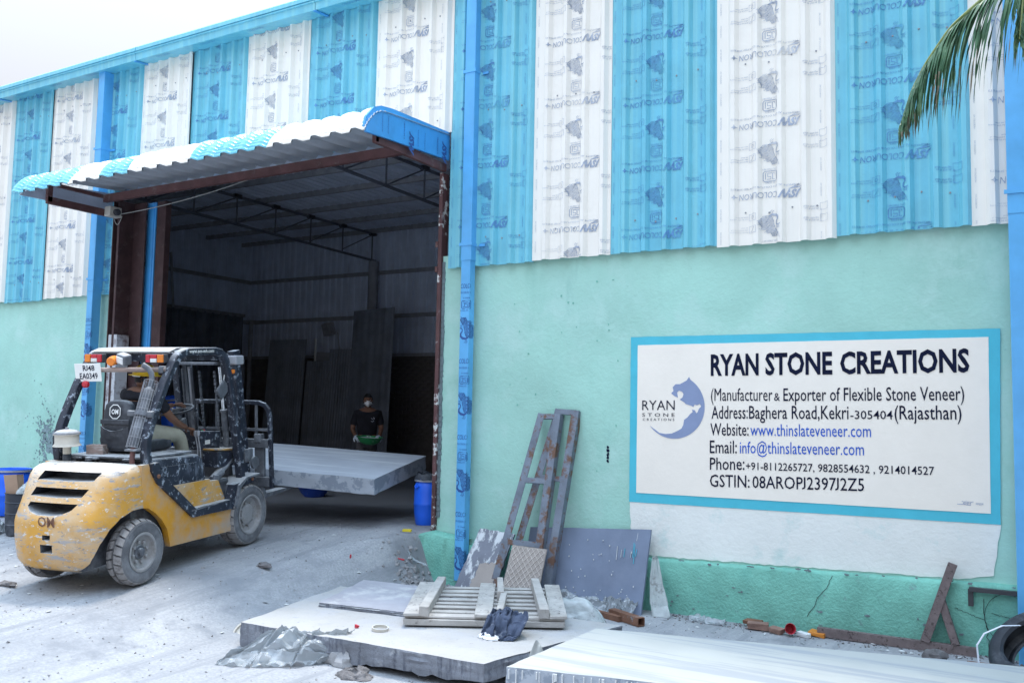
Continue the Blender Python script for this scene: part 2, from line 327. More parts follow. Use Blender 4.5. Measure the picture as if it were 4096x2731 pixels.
def text2d(body, x0, x1, z0, cap, bold=0., shear=0., z1=None):
    """lettering from x0 to x1 with its baseline at z0 (z1 at the far end) and capital height cap"""
    vs, fs = raw_text(body, bold, shear)
    a = min(v[0] for v in vs); b = max(v[0] for v in vs); z1 = z0 if z1 is None else z1
    return [(x0+(x-a)/(b-a)*(x1-x0), z0+(z1-z0)*(x-a)/(b-a)+y*cap/CAP) for x, y in vs], fs
def stroke(pts, wd, close=False):
    """thick 2d polyline as quads"""
    vs = []; m = len(pts); ww = wd if isinstance(wd, (list, tuple)) else [wd]*m
    for i in range(m):
        p = pts[(i-1) % m] if close else pts[max(i-1, 0)]; q = pts[(i+1) % m] if close else pts[min(i+1, m-1)]
        dx, dy = q[0]-p[0], q[1]-p[1]; l = math.hypot(dx, dy) or 1; nx, ny = -dy/l*ww[i]/2, dx/l*ww[i]/2
        vs += [(pts[i][0]+nx, pts[i][1]+ny), (pts[i][0]-nx, pts[i][1]-ny)]
    fs = [(2*i, 2*i+1, 2*((i+1) % m)+1, 2*((i+1) % m)) for i in range(m if close else m-1)]
    return vs, fs
def poly2(pts): return list(pts), [tuple(range(len(pts)))]
def ring2(cx, cy, r, wd, n=10): return stroke([(cx+r*math.cos(2*math.pi*i/n), cy+r*math.sin(2*math.pi*i/n)) for i in range(n)], wd, True)
def xf(g, ox=0, oz=0, s=1., rot=0., sx=1., sz=1.):
    c, n = math.cos(rot), math.sin(rot)
    return [(ox+s*(x*sx*c-z*sz*n), oz+s*(x*sx*n+z*sz*c)) for x, z in g[0]], g[1]
def join2(*gs):
    v = []; f = []
    for a, b in gs:
        k = len(v); v += a; f += [tuple(i+k for i in q) for q in b]
    return v, f

# ================================================================== ground
def sstep(a, b, x):
    t = min(1., max(0., (x-a)/(b-a))); return t*t*(3-2*t)
def gz(x, y):
    """height of the yard, the ramp and the shop floor"""
    base = min(.57, max(0., .57+.085*(y-8.68)))
    k = min(1., max(0., (y-5.3)/3.3))
    hi = -7.2+.95*k; lo = -5.55-.42*k
    if y > 8.62: hi, lo = -6.20, -6.02
    f = 1-sstep(hi, lo, x)
    if y > 8.9: f = 1.
    return base*f
def ground_z(x, y):
    z = gz(x, y)
    e = .010*ns(x*.9, y*.9)+.003*ns(x*4, y*4, 3)+.0012*ns(x*13, y*13, 5)
    px, py = x+7.716, y-5.403; dr_ = px*.973+py*.230; al = -px*.230+py*.973
    for q, dp in ((.485, 1.), (-.485, 1.), (1.35, .5), (-1.6, .6)):
        dd = dr_-q-.05*math.sin(al*.8+q*3)
        if abs(dd) < .3 and al < (.2 if abs(q) < .6 else 9): e += dp*(-.012*math.exp(-(dd/.085)**2)+.008*math.exp(-((abs(dd)-.15)/.045)**2)+.003*math.sin(al*55+dd*20)*math.exp(-(dd/.08)**2))
    rough = sstep(-7.0, -6.2, x)*(1-sstep(-5.7, -5.2, x))*sstep(5.6, 6.6, y)*(1-sstep(8.8, 9.0, y))
    e += rough*(.028*ns(x*4, y*4, 9)+.012*ns(x*13, y*13, 2))
    return z+e
def build_ground():
    xs = [-150, -90, -55, -35, -26, -20]+list(np.arange(-18, -11, .2))+list(np.arange(-11, 1.01, .04))+[1.5, 2, 2.6, 3.2]+[4, 6, 10, 18, 35, 70, 150]
    ys = [-120, -60, -30, -14, -6, -2, 0, 1.2]+list(np.arange(2, 9.01, .045))+list(np.arange(9.1, 11.01, .1))+[12, 13, 14.5, 16, 18, 22, 30, 60, 130, 300]
    b = MB(); nx, ny = len(xs), len(ys)
    b.v = [(float(x), float(y), ground_z(x, y)) for y in ys for x in xs]
    b.f = [(j*nx+i, j*nx+i+1, (j+1)*nx+i+1, (j+1)*nx+i) for j in range(ny-1) for i in range(nx-1)]
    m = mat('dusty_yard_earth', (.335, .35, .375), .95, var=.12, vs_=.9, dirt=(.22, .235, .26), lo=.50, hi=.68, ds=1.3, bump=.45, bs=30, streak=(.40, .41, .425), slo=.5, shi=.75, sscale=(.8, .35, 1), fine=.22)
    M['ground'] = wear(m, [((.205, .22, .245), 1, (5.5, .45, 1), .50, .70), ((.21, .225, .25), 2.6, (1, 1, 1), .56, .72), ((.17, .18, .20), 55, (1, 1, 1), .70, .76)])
    # the ground colour turns darker towards the shop floor
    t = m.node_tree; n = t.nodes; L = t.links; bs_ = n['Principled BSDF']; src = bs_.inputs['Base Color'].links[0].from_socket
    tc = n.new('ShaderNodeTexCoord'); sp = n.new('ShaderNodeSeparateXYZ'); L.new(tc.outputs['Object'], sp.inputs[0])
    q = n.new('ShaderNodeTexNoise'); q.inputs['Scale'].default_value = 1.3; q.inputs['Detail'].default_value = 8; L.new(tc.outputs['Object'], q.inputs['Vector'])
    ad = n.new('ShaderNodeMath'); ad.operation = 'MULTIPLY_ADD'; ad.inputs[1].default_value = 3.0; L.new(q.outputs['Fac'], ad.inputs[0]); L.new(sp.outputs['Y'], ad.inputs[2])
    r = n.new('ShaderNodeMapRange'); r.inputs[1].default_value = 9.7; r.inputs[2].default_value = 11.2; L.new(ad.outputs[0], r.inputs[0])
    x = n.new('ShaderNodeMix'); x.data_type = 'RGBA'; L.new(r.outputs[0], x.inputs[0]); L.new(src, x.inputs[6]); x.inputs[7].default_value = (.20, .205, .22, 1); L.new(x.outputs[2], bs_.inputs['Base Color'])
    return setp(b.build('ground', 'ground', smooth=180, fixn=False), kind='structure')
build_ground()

# ================================================================== warehouse
WY = 8.68
WH = thing('warehouse', 'long metal-clad workshop with blue and white striped sheets above a mint green wall', 'building', (0, 0, 0))
# --- masonry
def wall_mesh(x0, x1, z0, z1, name):
    b = MB(); n = int((x1-x0)/.25)+1; k = int((z1-z0)/.25)+1
    b.grid(lambda u, v: (x0+(x1-x0)*u, WY+.004*ns((x0+(x1-x0)*u)*2, (z0+(z1-z0)*v)*2), z0+(z1-z0)*v), n, k)
    b.box(((x0+x1)/2, WY+.13, (z0+z1)/2), (x1-x0, .22, z1-z0))
    return b.build(name, 'mint', WH, smooth=60)
wall_mesh(-6.10, 6.0, -.3, 3.78, 'plaster_wall')
wall_mesh(-24.0, -12.20, -.3, 3.78, 'plaster_wall')
# plinth with an uneven top edge
def plinth(x0, x1, top, name='plinth'):
    b = MB()
    def fn(u, v):
        x = x0+(x1-x0)*u; t = top(x)+.012*ns(x*6, 1)+.006*ns(x*23, 4)
        q = [(0, -.3), (0, t*.3), (0, t*.62), (0, t-.02), (.02, t), (.085, t+.012)]
        d, z = q[min(5, int(round(v*5)))]
        return (x, WY-.08+d+.006*ns(x*5, z*7, 2), z)
    b.grid(fn, int((x1-x0)/.06), 5)
    return b.build(name, 'mint_low', WH, smooth=50)
plinth(-5.98, 6, lambda x: .50+.028*(x+3.4))
b = MB()     # stub of plinth at the door jamb
prof = [(-6.30, .40), (-6.26, .52), (-6.12, .56), (-5.96, .54), (-5.5, .50)]
def stub(u, v):
    x = -6.32+.72*u; t = np.interp(x, [p[0] for p in prof], [p[1] for p in prof])+.015*ns(x*9, 3)
    d = [(0, -.2), (0, t*.5), (.01, t-.02), (.035, t), (.14, t+.01)][int(round(v*4))]
    return (x, WY-.15+d[0]+.008*ns(x*7, d[1]*7, 5)-.05*(1-u)*(1 if d[0] < .05 else 0), d[1])
b.grid(stub, 14, 4); b.build('plinth', 'mint_low', WH, smooth=50)

# --- profiled sheets
RIBS = [.17, .40, .63, .86, 1.09]
def prof_y(u, ribs=RIBS, h=.050, bw=.052, tw=.020):
    for c in ribs:
        d = abs(u-c)
        if d < bw: return h*min(1., (bw-d)/(bw-tw))
    return 0.
BRK = sorted([c+s*q for c in RIBS for s in (-1, 1) for q in (.052, .020)])
def sheet_mesh(name, m, regions, w=1.155):
    b = MB()
    for (u0, u1, z0, z1) in regions:
        us = [u0]+[q for q in BRK if u0 < q < u1]+[u1]
        us = sorted(set(us+[q for q in np.arange(.06, 1.1, .0575) if u0 < q < u1]))
        def yy(u): return -prof_y(u)-(.0022 if (int(round(u/.0575)) % 2 and prof_y(u) == 0) else 0)
        n = len(us); zs = [z0, z0+(z1-z0)*.33, z0+(z1-z0)*.66, z1]
        vs = [(u, yy(u)+.004*ns(u*3, z*1.3, 7), z) for z in zs for u in us]
        fs = [(j*n+i, j*n+i+1, (j+1)*n+i+1, (j+1)*n+i) for j in range(3) for i in range(n-1)]
        b.add(vs, fs); b.add([(p[0], p[1]+.004, p[2]) for p in vs], [f[::-1] for f in fs])
        b.add([(vs[i][0], vs[i][1]+d, z0) for d in (0, .004) for i in range(n)], [(i, i+1, n+i+1, n+i) for i in range(n-1)])
    return b.mesh(name, m, fixn=False)
# --- the film print: one period of it, flat
def peacock():
    g = []
    tail = [(.42, .30), (.36, .55), (.30, .80), (.12, 1.06), (.03, 1.30), (.22, 1.18), (.40, 1.20), (.47, 1.02), (.66, 1.05), (.72, .88), (.90, .84), (.92, .66), (1.02, .52), (.95, .36), (.86, .22), (.66, .20)]
    def inside(x, y):
        c = False; n = len(tail)
        for i in range(n):
            (x1, y1), (x2, y2) = tail[i], tail[i-1]
            if (y1 > y) != (y2 > y) and x < (x2-x1)*(y-y1)/(y2-y1)+x1: c = not c
        return c
    g.append(stroke(tail, .020, True))
    k = 0
    for j in range(14):
        for i in range(14):
            x = .02+i*.105+(.052 if j % 2 else 0); y = .2+j*.088
            if inside(x, y):
                k += 1; g.append(ring2(x, y, .038, .018, 7))
                if k % 2: g.append(stroke([(x-.015, y-.01), (x+.015, y+.012)], .016))
                if k % 3 == 0: g.append(stroke([(x, y-.05), (x+.05, y-.045), (x+.07, y)], .018))
    neck = [(.60, .24), (.42, .17), (.24, .20), (.13, .30), (.13, .42), (.21, .52), (.22, .62), (.15, .69), (.06, .68), (.0, .62)]
    g.append(stroke(neck, [.05, .10, .12, .10, .075, .055, .05, .055, .045, .012]))
    for a in (.08, .14, .20): g.append(stroke([(a, .71), (a-.02, .80)], .018)); g.append(ring2(a-.02, .82, .012, .018, 6))
    g.append(stroke([(.40, .12), (.43, .03), (.33, -.02)], .022)); g.append(stroke([(.47, .12), (.52, .02), (.42, -.05)], .022))
    for t in ((.98, .6), (.9, .8), (.72, .95), (1.0, .42)): g.append(stroke([t, (t[0]+.05, t[1]+.05), (t[0]+.09, t[1]+.02)], .02))
    return join2(*g)
PEA = peacock()
def isi():
    r = [(-.5+.1, -.37), (.4, -.37), (.5, -.27), (.5, .27), (.4, .37), (-.4, .37), (-.5, .27), (-.5, -.27)]
    g = [stroke(r, .06, True)]
    g.append(stroke([(-.33, .22), (-.17, .22), (-.17, -.22), (-.33, -.22), (-.33, -.12)], .055))
    g.append(stroke([(.22, .22), (-.05, .22), (-.05, .03), (.17, .03), (.17, -.22), (-.12, -.22)], .055))
    g.append(stroke([(.33, .22), (.33, -.25), (.24, -.25)], .055))
    return join2(*g)
ISI = isi()
JSW = join2(text2d('JSW', 0, .215, 0, .075, .05, .35), poly2([(-.012, -.014), (.13, -.008), (.06, -.030)]), poly2([(.0, -.034), (.075, -.030), (.03, -.046)]))
COLN = join2(text2d('COLOURON', .225, .60, .004, .058, .0, .12), poly2([(.607, .033), (.628, .040), (.637, .062), (.646, .040), (.667, .033), (.646, .026), (.637, .004), (.628, .026)]))
PREM = text2d('PREMIUM AL-ZN COLOUR COATED SHEETS', .0, .645, 0, .017, .0, .1)
NOTE1 = join2(text2d('Remove the guard film', 0, .165, .030, .013), text2d('after installation of', 0, .155, .008, .013), text2d('the sheet', 0, .07, -.014, .013), stroke([(-.085, -.02), (-.012, -.02), (-.012, .045), (-.085, .045)], .004, True), stroke([(-.07, -.01), (-.04, .02), (-.025, .035)], .005))
NOTE2 = join2(text2d('Look for liner marking', 0, .165, .022, .013), text2d('below the sheet', 0, .115, 0, .013), stroke([(-.085, -.02), (-.012, -.02), (-.012, .045), (-.085, .045)], .004, True), ring2(-.05, .012, .015, .005))
NOTE3 = join2(text2d('शीट लगाने के बाद', 0, .12, .022, .014), text2d('गार्ड फिल्म निकालें', 0, .13, 0, .014), stroke([(-.085, -.02), (-.012, -.02), (-.012, .045), (-.085, .045)], .004, True))
EDGE = xf(text2d('JSW COLOURON+', 0, .13, 0, .013, .0, .2), rot=-math.pi/2)
PI = math.pi
PERIOD = .705
MARK = xf(ISI, 0, 0, .135)
PERIOD2D = join2(
    xf(MARK, .53, 0, rot=PI), xf(text2d('IS 15965', -.045, .045, 0, .017), .53, -.056, rot=PI), xf(text2d('CM/L-7700014811', -.075, .075, 0, .016), .53, .078, rot=PI),
    xf(PREM, .80, -.097, rot=PI), xf(JSW, .825, -.150, rot=PI), xf(COLN, .825, -.150, rot=PI),
    xf(PEA, .635, -.345, .205, rot=PI), xf(NOTE1, .315, -.50, rot=PI), xf(NOTE2, .315, -.38, rot=PI), xf(NOTE3, .985, -.33, rot=PI), xf(NOTE3, .985, -.44, rot=PI),
    xf(EDGE, .035, -.05), xf(EDGE, .035, -.28), xf(EDGE, .035, -.51), xf(EDGE, 1.0, -.12), xf(EDGE, 1.0, -.36), xf(EDGE, 1.0, -.58))
def print_mesh(name, regions, zi, ink):
    bm = bmesh.new()
    zlo = min(r[2] for r in regions); zhi = max(r[3] for r in regions)
    for (u0, u1, z0, z1) in regions:
        b2 = bmesh.new(); k0 = math.floor((z0-zi)/PERIOD)-1; k1 = math.ceil((z1-zi)/PERIOD)+1
        for k in range(k0, k1+1):
            off = zi+k*PERIOD
            if off-.70 > z1 or off+.12 < z0: continue
            vv = [b2.verts.new((x, 0, z+off)) for x, z in PERIOD2D[0]]
            for f in PERIOD2D[1]:
                try: b2.faces.new([vv[i] for i in f])
                except ValueError: pass
        for pl in [((0, 0, z0+.01), (0, 0, -1)), ((0, 0, z1-.01), (0, 0, 1)), ((u0+.005, 0, 0), (-1, 0, 0)), ((u1-.005, 0, 0), (1, 0, 0))]:
            bmesh.ops.bisect_plane(b2, geom=b2.verts[:]+b2.edges[:]+b2.faces[:], plane_co=pl[0], plane_no=pl[1], clear_outer=True)
        for q in BRK:
            if u0 < q < u1: bmesh.ops.bisect_plane(b2, geom=b2.verts[:]+b2.edges[:]+b2.faces[:], plane_co=(q, 0, 0), plane_no=(1, 0, 0))
        me = bpy.data.meshes.new('tmp'); b2.to_mesh(me); b2.free(); bm.from_mesh(me); bpy.data.meshes.remove(me)
    for v in bm.verts: v.co.y = -prof_y(v.co.x)-.0065
    me = bpy.data.meshes.new(name); bm.to_mesh(me); bm.free(); me.materials.append(M[ink]); return me
SEAMS = [-17.39, -16.26, -15.13, -14.02, -12.88, -11.74, -10.63, -9.50, -8.33, -7.17, -6.00, -4.86, -3.92, -2.75, -1.62, -.49, .65, 1.79]
ZI = [6.9, 6.5, 6.6, 7.08, 6.68, 6.71, 6.95, 6.60, 6.81, 6.76, 6.40, 6.24, 6.09, 5.70, 5.21, 5.6, 6.0]
ZB, ZC, ZT = 3.63, 5.265, 7.16
screw_b = MB(); screw_b.lathe([(.009, 0), (.009, .004), (.005, .004), (.005, .009)], 8, Matrix.Rotation(PI/2, 4, 'X'))
screw_me = screw_b.mesh('screw', 'grey_steel')
for i in range(len(SEAMS)-1):
    x0 = SEAMS[i]; blue = (i % 2 == 0); wd = SEAMS[i+1]-x0+.012
    if blue is False and False: pass
    x1 = x0+wd
    if x1 < -12.2 or x0 > -6.08: reg = [(0, wd, ZB, ZT)]
    elif x0 < -12.2: reg = [(0, -12.18-x0, ZB, ZT), (-12.18-x0, wd, ZC, ZT)]
    else: reg = [(0, wd, ZC, ZT)]
    o = link(bpy.data.objects.new('cladding_sheet', sheet_mesh('cladding_sheet', 'film_blue' if blue else 'film_white', reg)), WH)
    o.location = (x0, WY-.045-(.006 if i % 2 else 0), .012*math.sin(i*2.3) if reg[0][2] == ZB else 0)
    if x0 < .7: link(bpy.data.objects.new('print', print_mesh('print', reg, ZI[i], 'ink' if blue else 'ink_pale')), o)
    for zz in ((3.95, 5.45, 6.75) if reg[0][2] == ZB else (5.45, 6.75)):
        for u in (.29, .52, .74, .97):
            if -16.5 < x0 < .5 and u < wd:
                if reg[0][2] == ZB and len(reg) == 2 and zz < ZC and u > reg[0][1]: continue
                s_ = link(bpy.data.objects.new('screw', screw_me), o); s_.location = (u, -.004, zz+.02*math.sin(u*9+i))
# --- gutter in lengths, with its lip and the roof edge above it
def gutter(x0, x1):
    b = MB()
    pr = [(8.62, 7.13), (8.375, 7.105), (8.37, 7.205), (8.35, 7.21), (8.35, 7.222), (8.40, 7.226), (8.40, 7.20), (8.62, 7.20)]
    b.prism(pr, 0, x0, x1); return b.build('gutter', 'film_blue', WH)
for a, c in ((-24, -15.2), (-15.19, -11.62), (-11.61, -8.02), (-8.01, -3.5), (-3.49, 6)):
    g = gutter(a, c)
    q = MB(); q.prism([(8.40, 7.235), (8.355, 7.245), (8.36, 7.30), (8.40, 7.335), (8.75, 7.47), (8.75, 7.43), (8.43, 7.30)], 0, a+.002, c-.002); q.build('roof_edge_flashing', 'film_blue', g)
    s_ = MB(); s_.box((c+.0, 8.495, 7.107), (.05, .25, .012), rot=(R(5.8), 0, 0)); s_.build('gutter_bracket', 'trim_blue', g)
    if a > -16 and c < 0:
        for k in range(int((c-a)/.95)):
            t = xf(text2d('COLOURON+', 0, .30, 0, .05, 0, .1), 0, 0, rot=PI, sx=-1); me = bpy.data.meshes.new('print'); me.from_pydata([(x, z, z*.102) for x, z in t[0]], [], t[1]); me.materials.append(M['ink']); o = link(bpy.data.objects.new('print', me), g); o.location = (a+.4+k*.95, 8.46, 7.1095)
# roof sheeting over the building
b = MB(); b.prism([(8.70, 7.30), (8.70, 7.46), (13.0, 8.1), (17.3, 7.3), (17.3, 7.2), (13.0, 7.95)], 0, -24, 6); b.build('roof', 'inner_sheet', WH)
# --- downpipes
PIPE2D = (xf(text2d('COLO', -.058, .07, 0, .052, 0, .12), 0, 0), xf(text2d('ZN COLOUR', -.06, .07, 0, .02), 0, -.06), xf(text2d('IS 15965', -.02, .06, 0, .015), 0, -.12),
               xf(ISI, .02, -.19, .12), xf(text2d('CM/L-77', -.055, .05, 0, .016), 0, -.265), xf(PEA, -.075, -.62, .235))
def downpipe(xc, y0, y1, zb, zt, wd, mats='pipe_blue', z0=3.35, pr=True):
    o = MB().box((xc, (y0+y1)/2, (zb+3.69)/2), (wd, y1-y0, 3.69-zb), bev=.008).build('downpipe', mats, WH)
    u = MB(); u.box((xc+.004, (y0+y1)/2, (3.67+zt)/2), (wd+.014, y1-y0+.012, zt-3.67), bev=.008); u.build('upper_length', mats, o)
    for z in (3.86, 5.9):
        c = MB(); c.box((xc, y0-.009, z), (wd+.05, .012, .035)); c.box((xc+wd/2+.012, (y0+WY)/2, z), (.010, WY-y0, .035)); c.box((xc+wd/2+.06, WY-.06, z), (.10, .006, .03)); c.build('clamp', mats, o)
    if pr:
        h = wd/2-.006; zc = z0
        while zc > zb+.55:
            for g in PIPE2D:
                bm = bmesh.new(); vv = [bm.verts.new((x, 0, z+zc)) for x, z in g[0]]
                for f in g[1]:
                    try: bm.faces.new([vv[i] for i in f])
                    except ValueError: pass
                for nx in (-1, 1): bmesh.ops.bisect_plane(bm, geom=bm.verts[:]+bm.edges[:]+bm.faces[:], plane_co=(nx*h if nx < 0 else h+.09, 0, 0), plane_no=(nx, 0, 0), clear_outer=True)
                bmesh.ops.bisect_plane(bm, geom=bm.verts[:]+bm.edges[:]+bm.faces[:], plane_co=(h, 0, 0), plane_no=(1, 0, 0))
                for v in bm.verts:      # the print folds round the right-hand corner
                    x = v.co.x
                    if x > h: v.co = (xc+wd/2+.003, y0+(x-h)+.006, v.co.z)
                    else: v.co = (xc+x, y0-.003, v.co.z)
                me = bpy.data.meshes.new('print'); bm.to_mesh(me); bm.free(); me.materials.append(M['ink_dark']); link(bpy.data.objects.new('print', me), o)
            zc -= .86
    return o
downpipe(-5.655, 8.49, 8.60, .06, 7.12, .125)
downpipe(-12.52, 8.45, 8.60, .30, 7.12, .135, z0=3.2)
downpipe(-.07, 8.44, 8.60, -.05, 7.12, .27, pr=False)
# --- door frame
def jamb(poly_boxes, m, name='door_post'):
    b = MB()
    for c, d in poly_boxes: b.box(c, d, bev=.004)
    return b.build(name, m, WH)
jamb([((-12.06, 8.68, 2.75), (.05, .26, 4.6)), ((-11.90, 8.81, 2.75), (.28, .02, 4.6)), ((-12.19, 8.70, 2.75), (.02, .30, 4.6))], 'rust_shaded', 'door_column')
jamb([((-12.06, 8.66, 1.75), (.20, .21, 2.5))], 'smear', 'door_column')
jamb([((-11.72, 8.90, 2.75), (.20, .05, 4.6)), ((-11.68, 8.875, 2.75), (.04, .02, 4.6))], 'trim_blue', 'door_track')
jamb([((-11.49, 8.92, 2.75), (.20, .10, 4.6))], 'rust_shaded', 'door_leaf_edge')
jamb([((-6.128, 8.70, 2.66), (.052, .13, 4.25))], 'oxide_worn', 'door_post')
b = MB()
for z in (3.62, 3.92): b.box((-6.165, 8.64, z), (.035, .04, .07), bev=.005)
b.build('hinge', 'rust', WH)
# broken plaster beside the right-hand post
b = MB()
for k in range(46):
    z = .75+k*.065; wd = .018+.022*abs(ns(z*3, 2)); b.box((-6.10+wd/2+.004*ns(z*9, 0), WY-.004, z), (wd+.03, .02, .07), rot=(0, R(random.uniform(-14, 14)), 0))
b.build('broken_plaster', 'peel', WH)
# --- canopy
CAN = setp(link(bpy.data.objects.new('canopy', None), WH), 'shallow curved canopy of blue and white crimped sheets')
CPR = [(8.66, 5.24), (8.2, 5.21), (7.75, 5.18), (7.5, 5.16), (7.36, 5.135), (7.26, 5.09), (7.18, 5.02), (7.12, 4.94), (7.08, 4.855)]
def cpr(v):
    t = v*(len(CPR)-1); i = min(int(t), len(CPR)-2); f = t-i
    return (CPR[i][0]*(1-f)+CPR[i+1][0]*f, CPR[i][1]*(1-f)+CPR[i+1][1]*f)
def canopy_sheet(x0, x1, m, under=False):
    b = MB(); n = int((x1-x0)/.0175)+1; kv = 46
    def fn(u, v):
        x = x0+(x1-x0)*u; y, z = cpr(v); y2, z2 = cpr(min(1, v+.02)); y1, z1 = cpr(max(0, v-.02))
        t = Vector((0, y2-y1, z2-z1)).normalized(); nn = Vector((0, -t.z, t.y)) if False else Vector((0, t.z, -t.y))
        if nn.z < 0: nn = -nn
        ph = (x+20) % .28; rib = max(0., min(1., (.085-abs(ph-.14))/.055))*.050
        cr = .010*(1 if (int(v*kv) % 3 == 0 and v > .40) else 0)*(1 if rib < .02 else .35)
        s_ = -.012 if under else 0
        return (x, y+nn.y*(rib+cr+s_), z+nn.z*(rib+cr+s_)+.01*ns(x*2, v*3))
    b.grid(fn, n, kv if not under else 16)
    return b.build('soffit_sheet' if under else 'canopy_sheet', m, CAN, fixn=False)
CX = [-12.32, -11.10, -10.44, -9.82, -8.66, -7.45, -6.03]
for i in range(6): canopy_sheet(CX[i], CX[i+1]+.01, 'film_white' if i % 2 else 'film_blue'); canopy_sheet(CX[i]+.01, CX[i+1], 'under_sheet', True)
b = MB(); b.box((-6.10, 8.0, 4.845), (.05, 1.32, .09)); b.box((-6.10, 7.36, 4.95), (.05, .05, .28)); b.build('bracket', 'rust', CAN)
b = MB(); b.box((-12.13, 8.05, 4.83), (.06, 1.22, .10)); b.box((-12.13, 7.47, 4.96), (.06, .07, .30)); b.box((-12.13, 8.05, 5.07), (.05, 1.2, .05)); b.build('bracket', 'rust', CAN)
b = MB(); b.box((-9.08, 8.32, 5.03), (6.0, .07, .11)); b.build('beam', 'rust', CAN)
b = MB(); b.prism([(8.66, 4.93), (8.66, 5.27), (7.55, 5.225), (7.36, 5.20), (7.24, 5.15), (7.12, 5.02), (7.09, 4.91), (7.13, 4.85), (7.6, 4.88)], 0, -6.065, -6.035); fo = b.build('fascia', 'trim_blue', CAN)
gs = ([xf(text2d('JSW', 0, .26, 0, .085, .05, .35), y, 5.12-.06*k, rot=-PI/2) for k, y in enumerate((8.50, 7.86))]+[xf(text2d('PREMIUM A', 0, .20, 0, .018), y, 5.14, rot=-PI/2) for y in (8.40, 7.76)]+[xf(text2d('Remove the guard film', 0, .2, 0, .016), y, 5.12, rot=-PI/2) for y in (8.15, 8.02, 7.48, 7.38)])
for g in gs: me = bpy.data.meshes.new('print'); me.from_pydata([(-6.0315, y, z) for y, z in g[0]], [], g[1]); me.materials.append(M['ink_dark']); link(bpy.data.objects.new('print', me), fo)
b = MB(); b.prism([(8.66, 4.88), (8.66, 5.2), (7.55, 5.12), (7.36, 5.05), (7.15, 4.86)], 0, -12.33, -12.315); b.build('fascia', 'inner_sheet', CAN)
# opening head, behind the canopy
b = MB(); b.box((-11.0, 8.80, 6.22), (14.2, .06, 1.94)); b.build('lintel_panel', 'inner_sheet', WH)

# --- the inside: frame, sheets, trusses
YB, XL, ZR = 16.9, -18.1, 6.22
def corr_mesh(name, m, w_, ln, pitch, h, axis):
    """corrugated sheet w_ wide; ridges run along 'axis' (z or y)"""
    b = MB(); n = int(round(w_/pitch)); us = []
    for i in range(n): us += [(i*pitch, 0), (i*pitch+pitch*.55, 0), (i*pitch+pitch*.67, h), (i*pitch+pitch*.88, h)]
    us.append((n*pitch, 0)); k = len(us)
    f = (lambda u, l, t: (u[0], -u[1]+t, l)) if axis == 'z' else (lambda u, l, t: (u[0], l, -u[1]+t))
    for t in (0, .003): b.add([f(u, l, t) for l in (0, ln) for u in us], [(i, i+1, k+i+1, k+i) for i in range(k-1)])
    return b.mesh(name, m, fixn=False)
cm = corr_mesh('back_wall_sheet', 'inner_sheet', 1.0, 3.5, .2, .04, 'z')
for i in range(14):
    o = link(bpy.data.objects.new('back_wall_sheet', cm), WH); o.location = (XL+i*1.0, YB-.002*(i % 2), 3.15)
sm = corr_mesh('side_wall_sheet', 'inner_sheet', 1.0, 6.1, .2, .03, 'z')
for i in range(9):
    o = link(bpy.data.objects.new('side_wall_sheet', sm), WH); o.location = (XL, 8.7+i*1.0-.002*(i % 2), .55); o.rotation_euler = (0, 0, PI/2)
    o = link(bpy.data.objects.new('side_wall_sheet', sm), WH); o.location = (-4.1, 8.7+i*1.0, .55); o.rotation_euler = (0, 0, PI/2)
rm = corr_mesh('roof_sheet', 'inner_sheet', 1.0, 8.25, .2, .05, 'y')
for i in range(15):
    o = link(bpy.data.objects.new('roof_sheet', rm), WH); o.location = (XL+i*1.0, 8.75, ZR+.06+.002*(i % 2))
for z in (4.17, 5.23):
    b = MB(); b.box(((XL-4.1)/2, YB-.07, z), (-4.1-XL, .06, .09)); b.build('girt', 'grey_steel', WH)
    b = MB(); b.box((XL+.07, 12.8, z), (.06, 8.1, .09)); b.build('girt', 'grey_steel', WH)
for k in range(7):
    b = MB(); b.box(((XL-4.1)/2, 9.6+k*1.15, ZR-.03), (-4.1-XL, .06, .10)); b.build('purlin', 'grey_steel', WH)
for x in (-13.72, -9.12):
    t = link(bpy.data.objects.new('roof_truss', None), WH)
    b = MB(); b.tube([(x, 8.8, 5.62), (x, YB-.2, 5.50)], .030, 8); b.build('bottom_chord', 'truss', t)
    b = MB(); b.tube([(x, 8.8, 6.10), (x, YB-.2, 6.14)], .030, 8); b.build('top_chord', 'truss', t)
    for k in range(8):
        y = 9.2+k*1.05
        b = MB(); b.tube([(x, y, 5.6-.013*k), (x, y, 6.12)], .018, 6); b.build('web_post', 'truss', t)
        if k < 7: b = MB(); b.tube([(x, y+.02, 5.6), (x, y+1.03, 6.10)], .014, 6); b.build('web_diagonal', 'truss', t)
        b = MB(); b.box((x, y, 6.13), (.10, .16, .07)); b.build('cleat', 'dark_steel', t)
    b = MB(); b.lathe([(.12, .5), (.12, 5.48)], 20, Matrix.Translation((x-.02, YB-.25, 0))); b.build('column', 'grey_steel', WH, smooth=40)
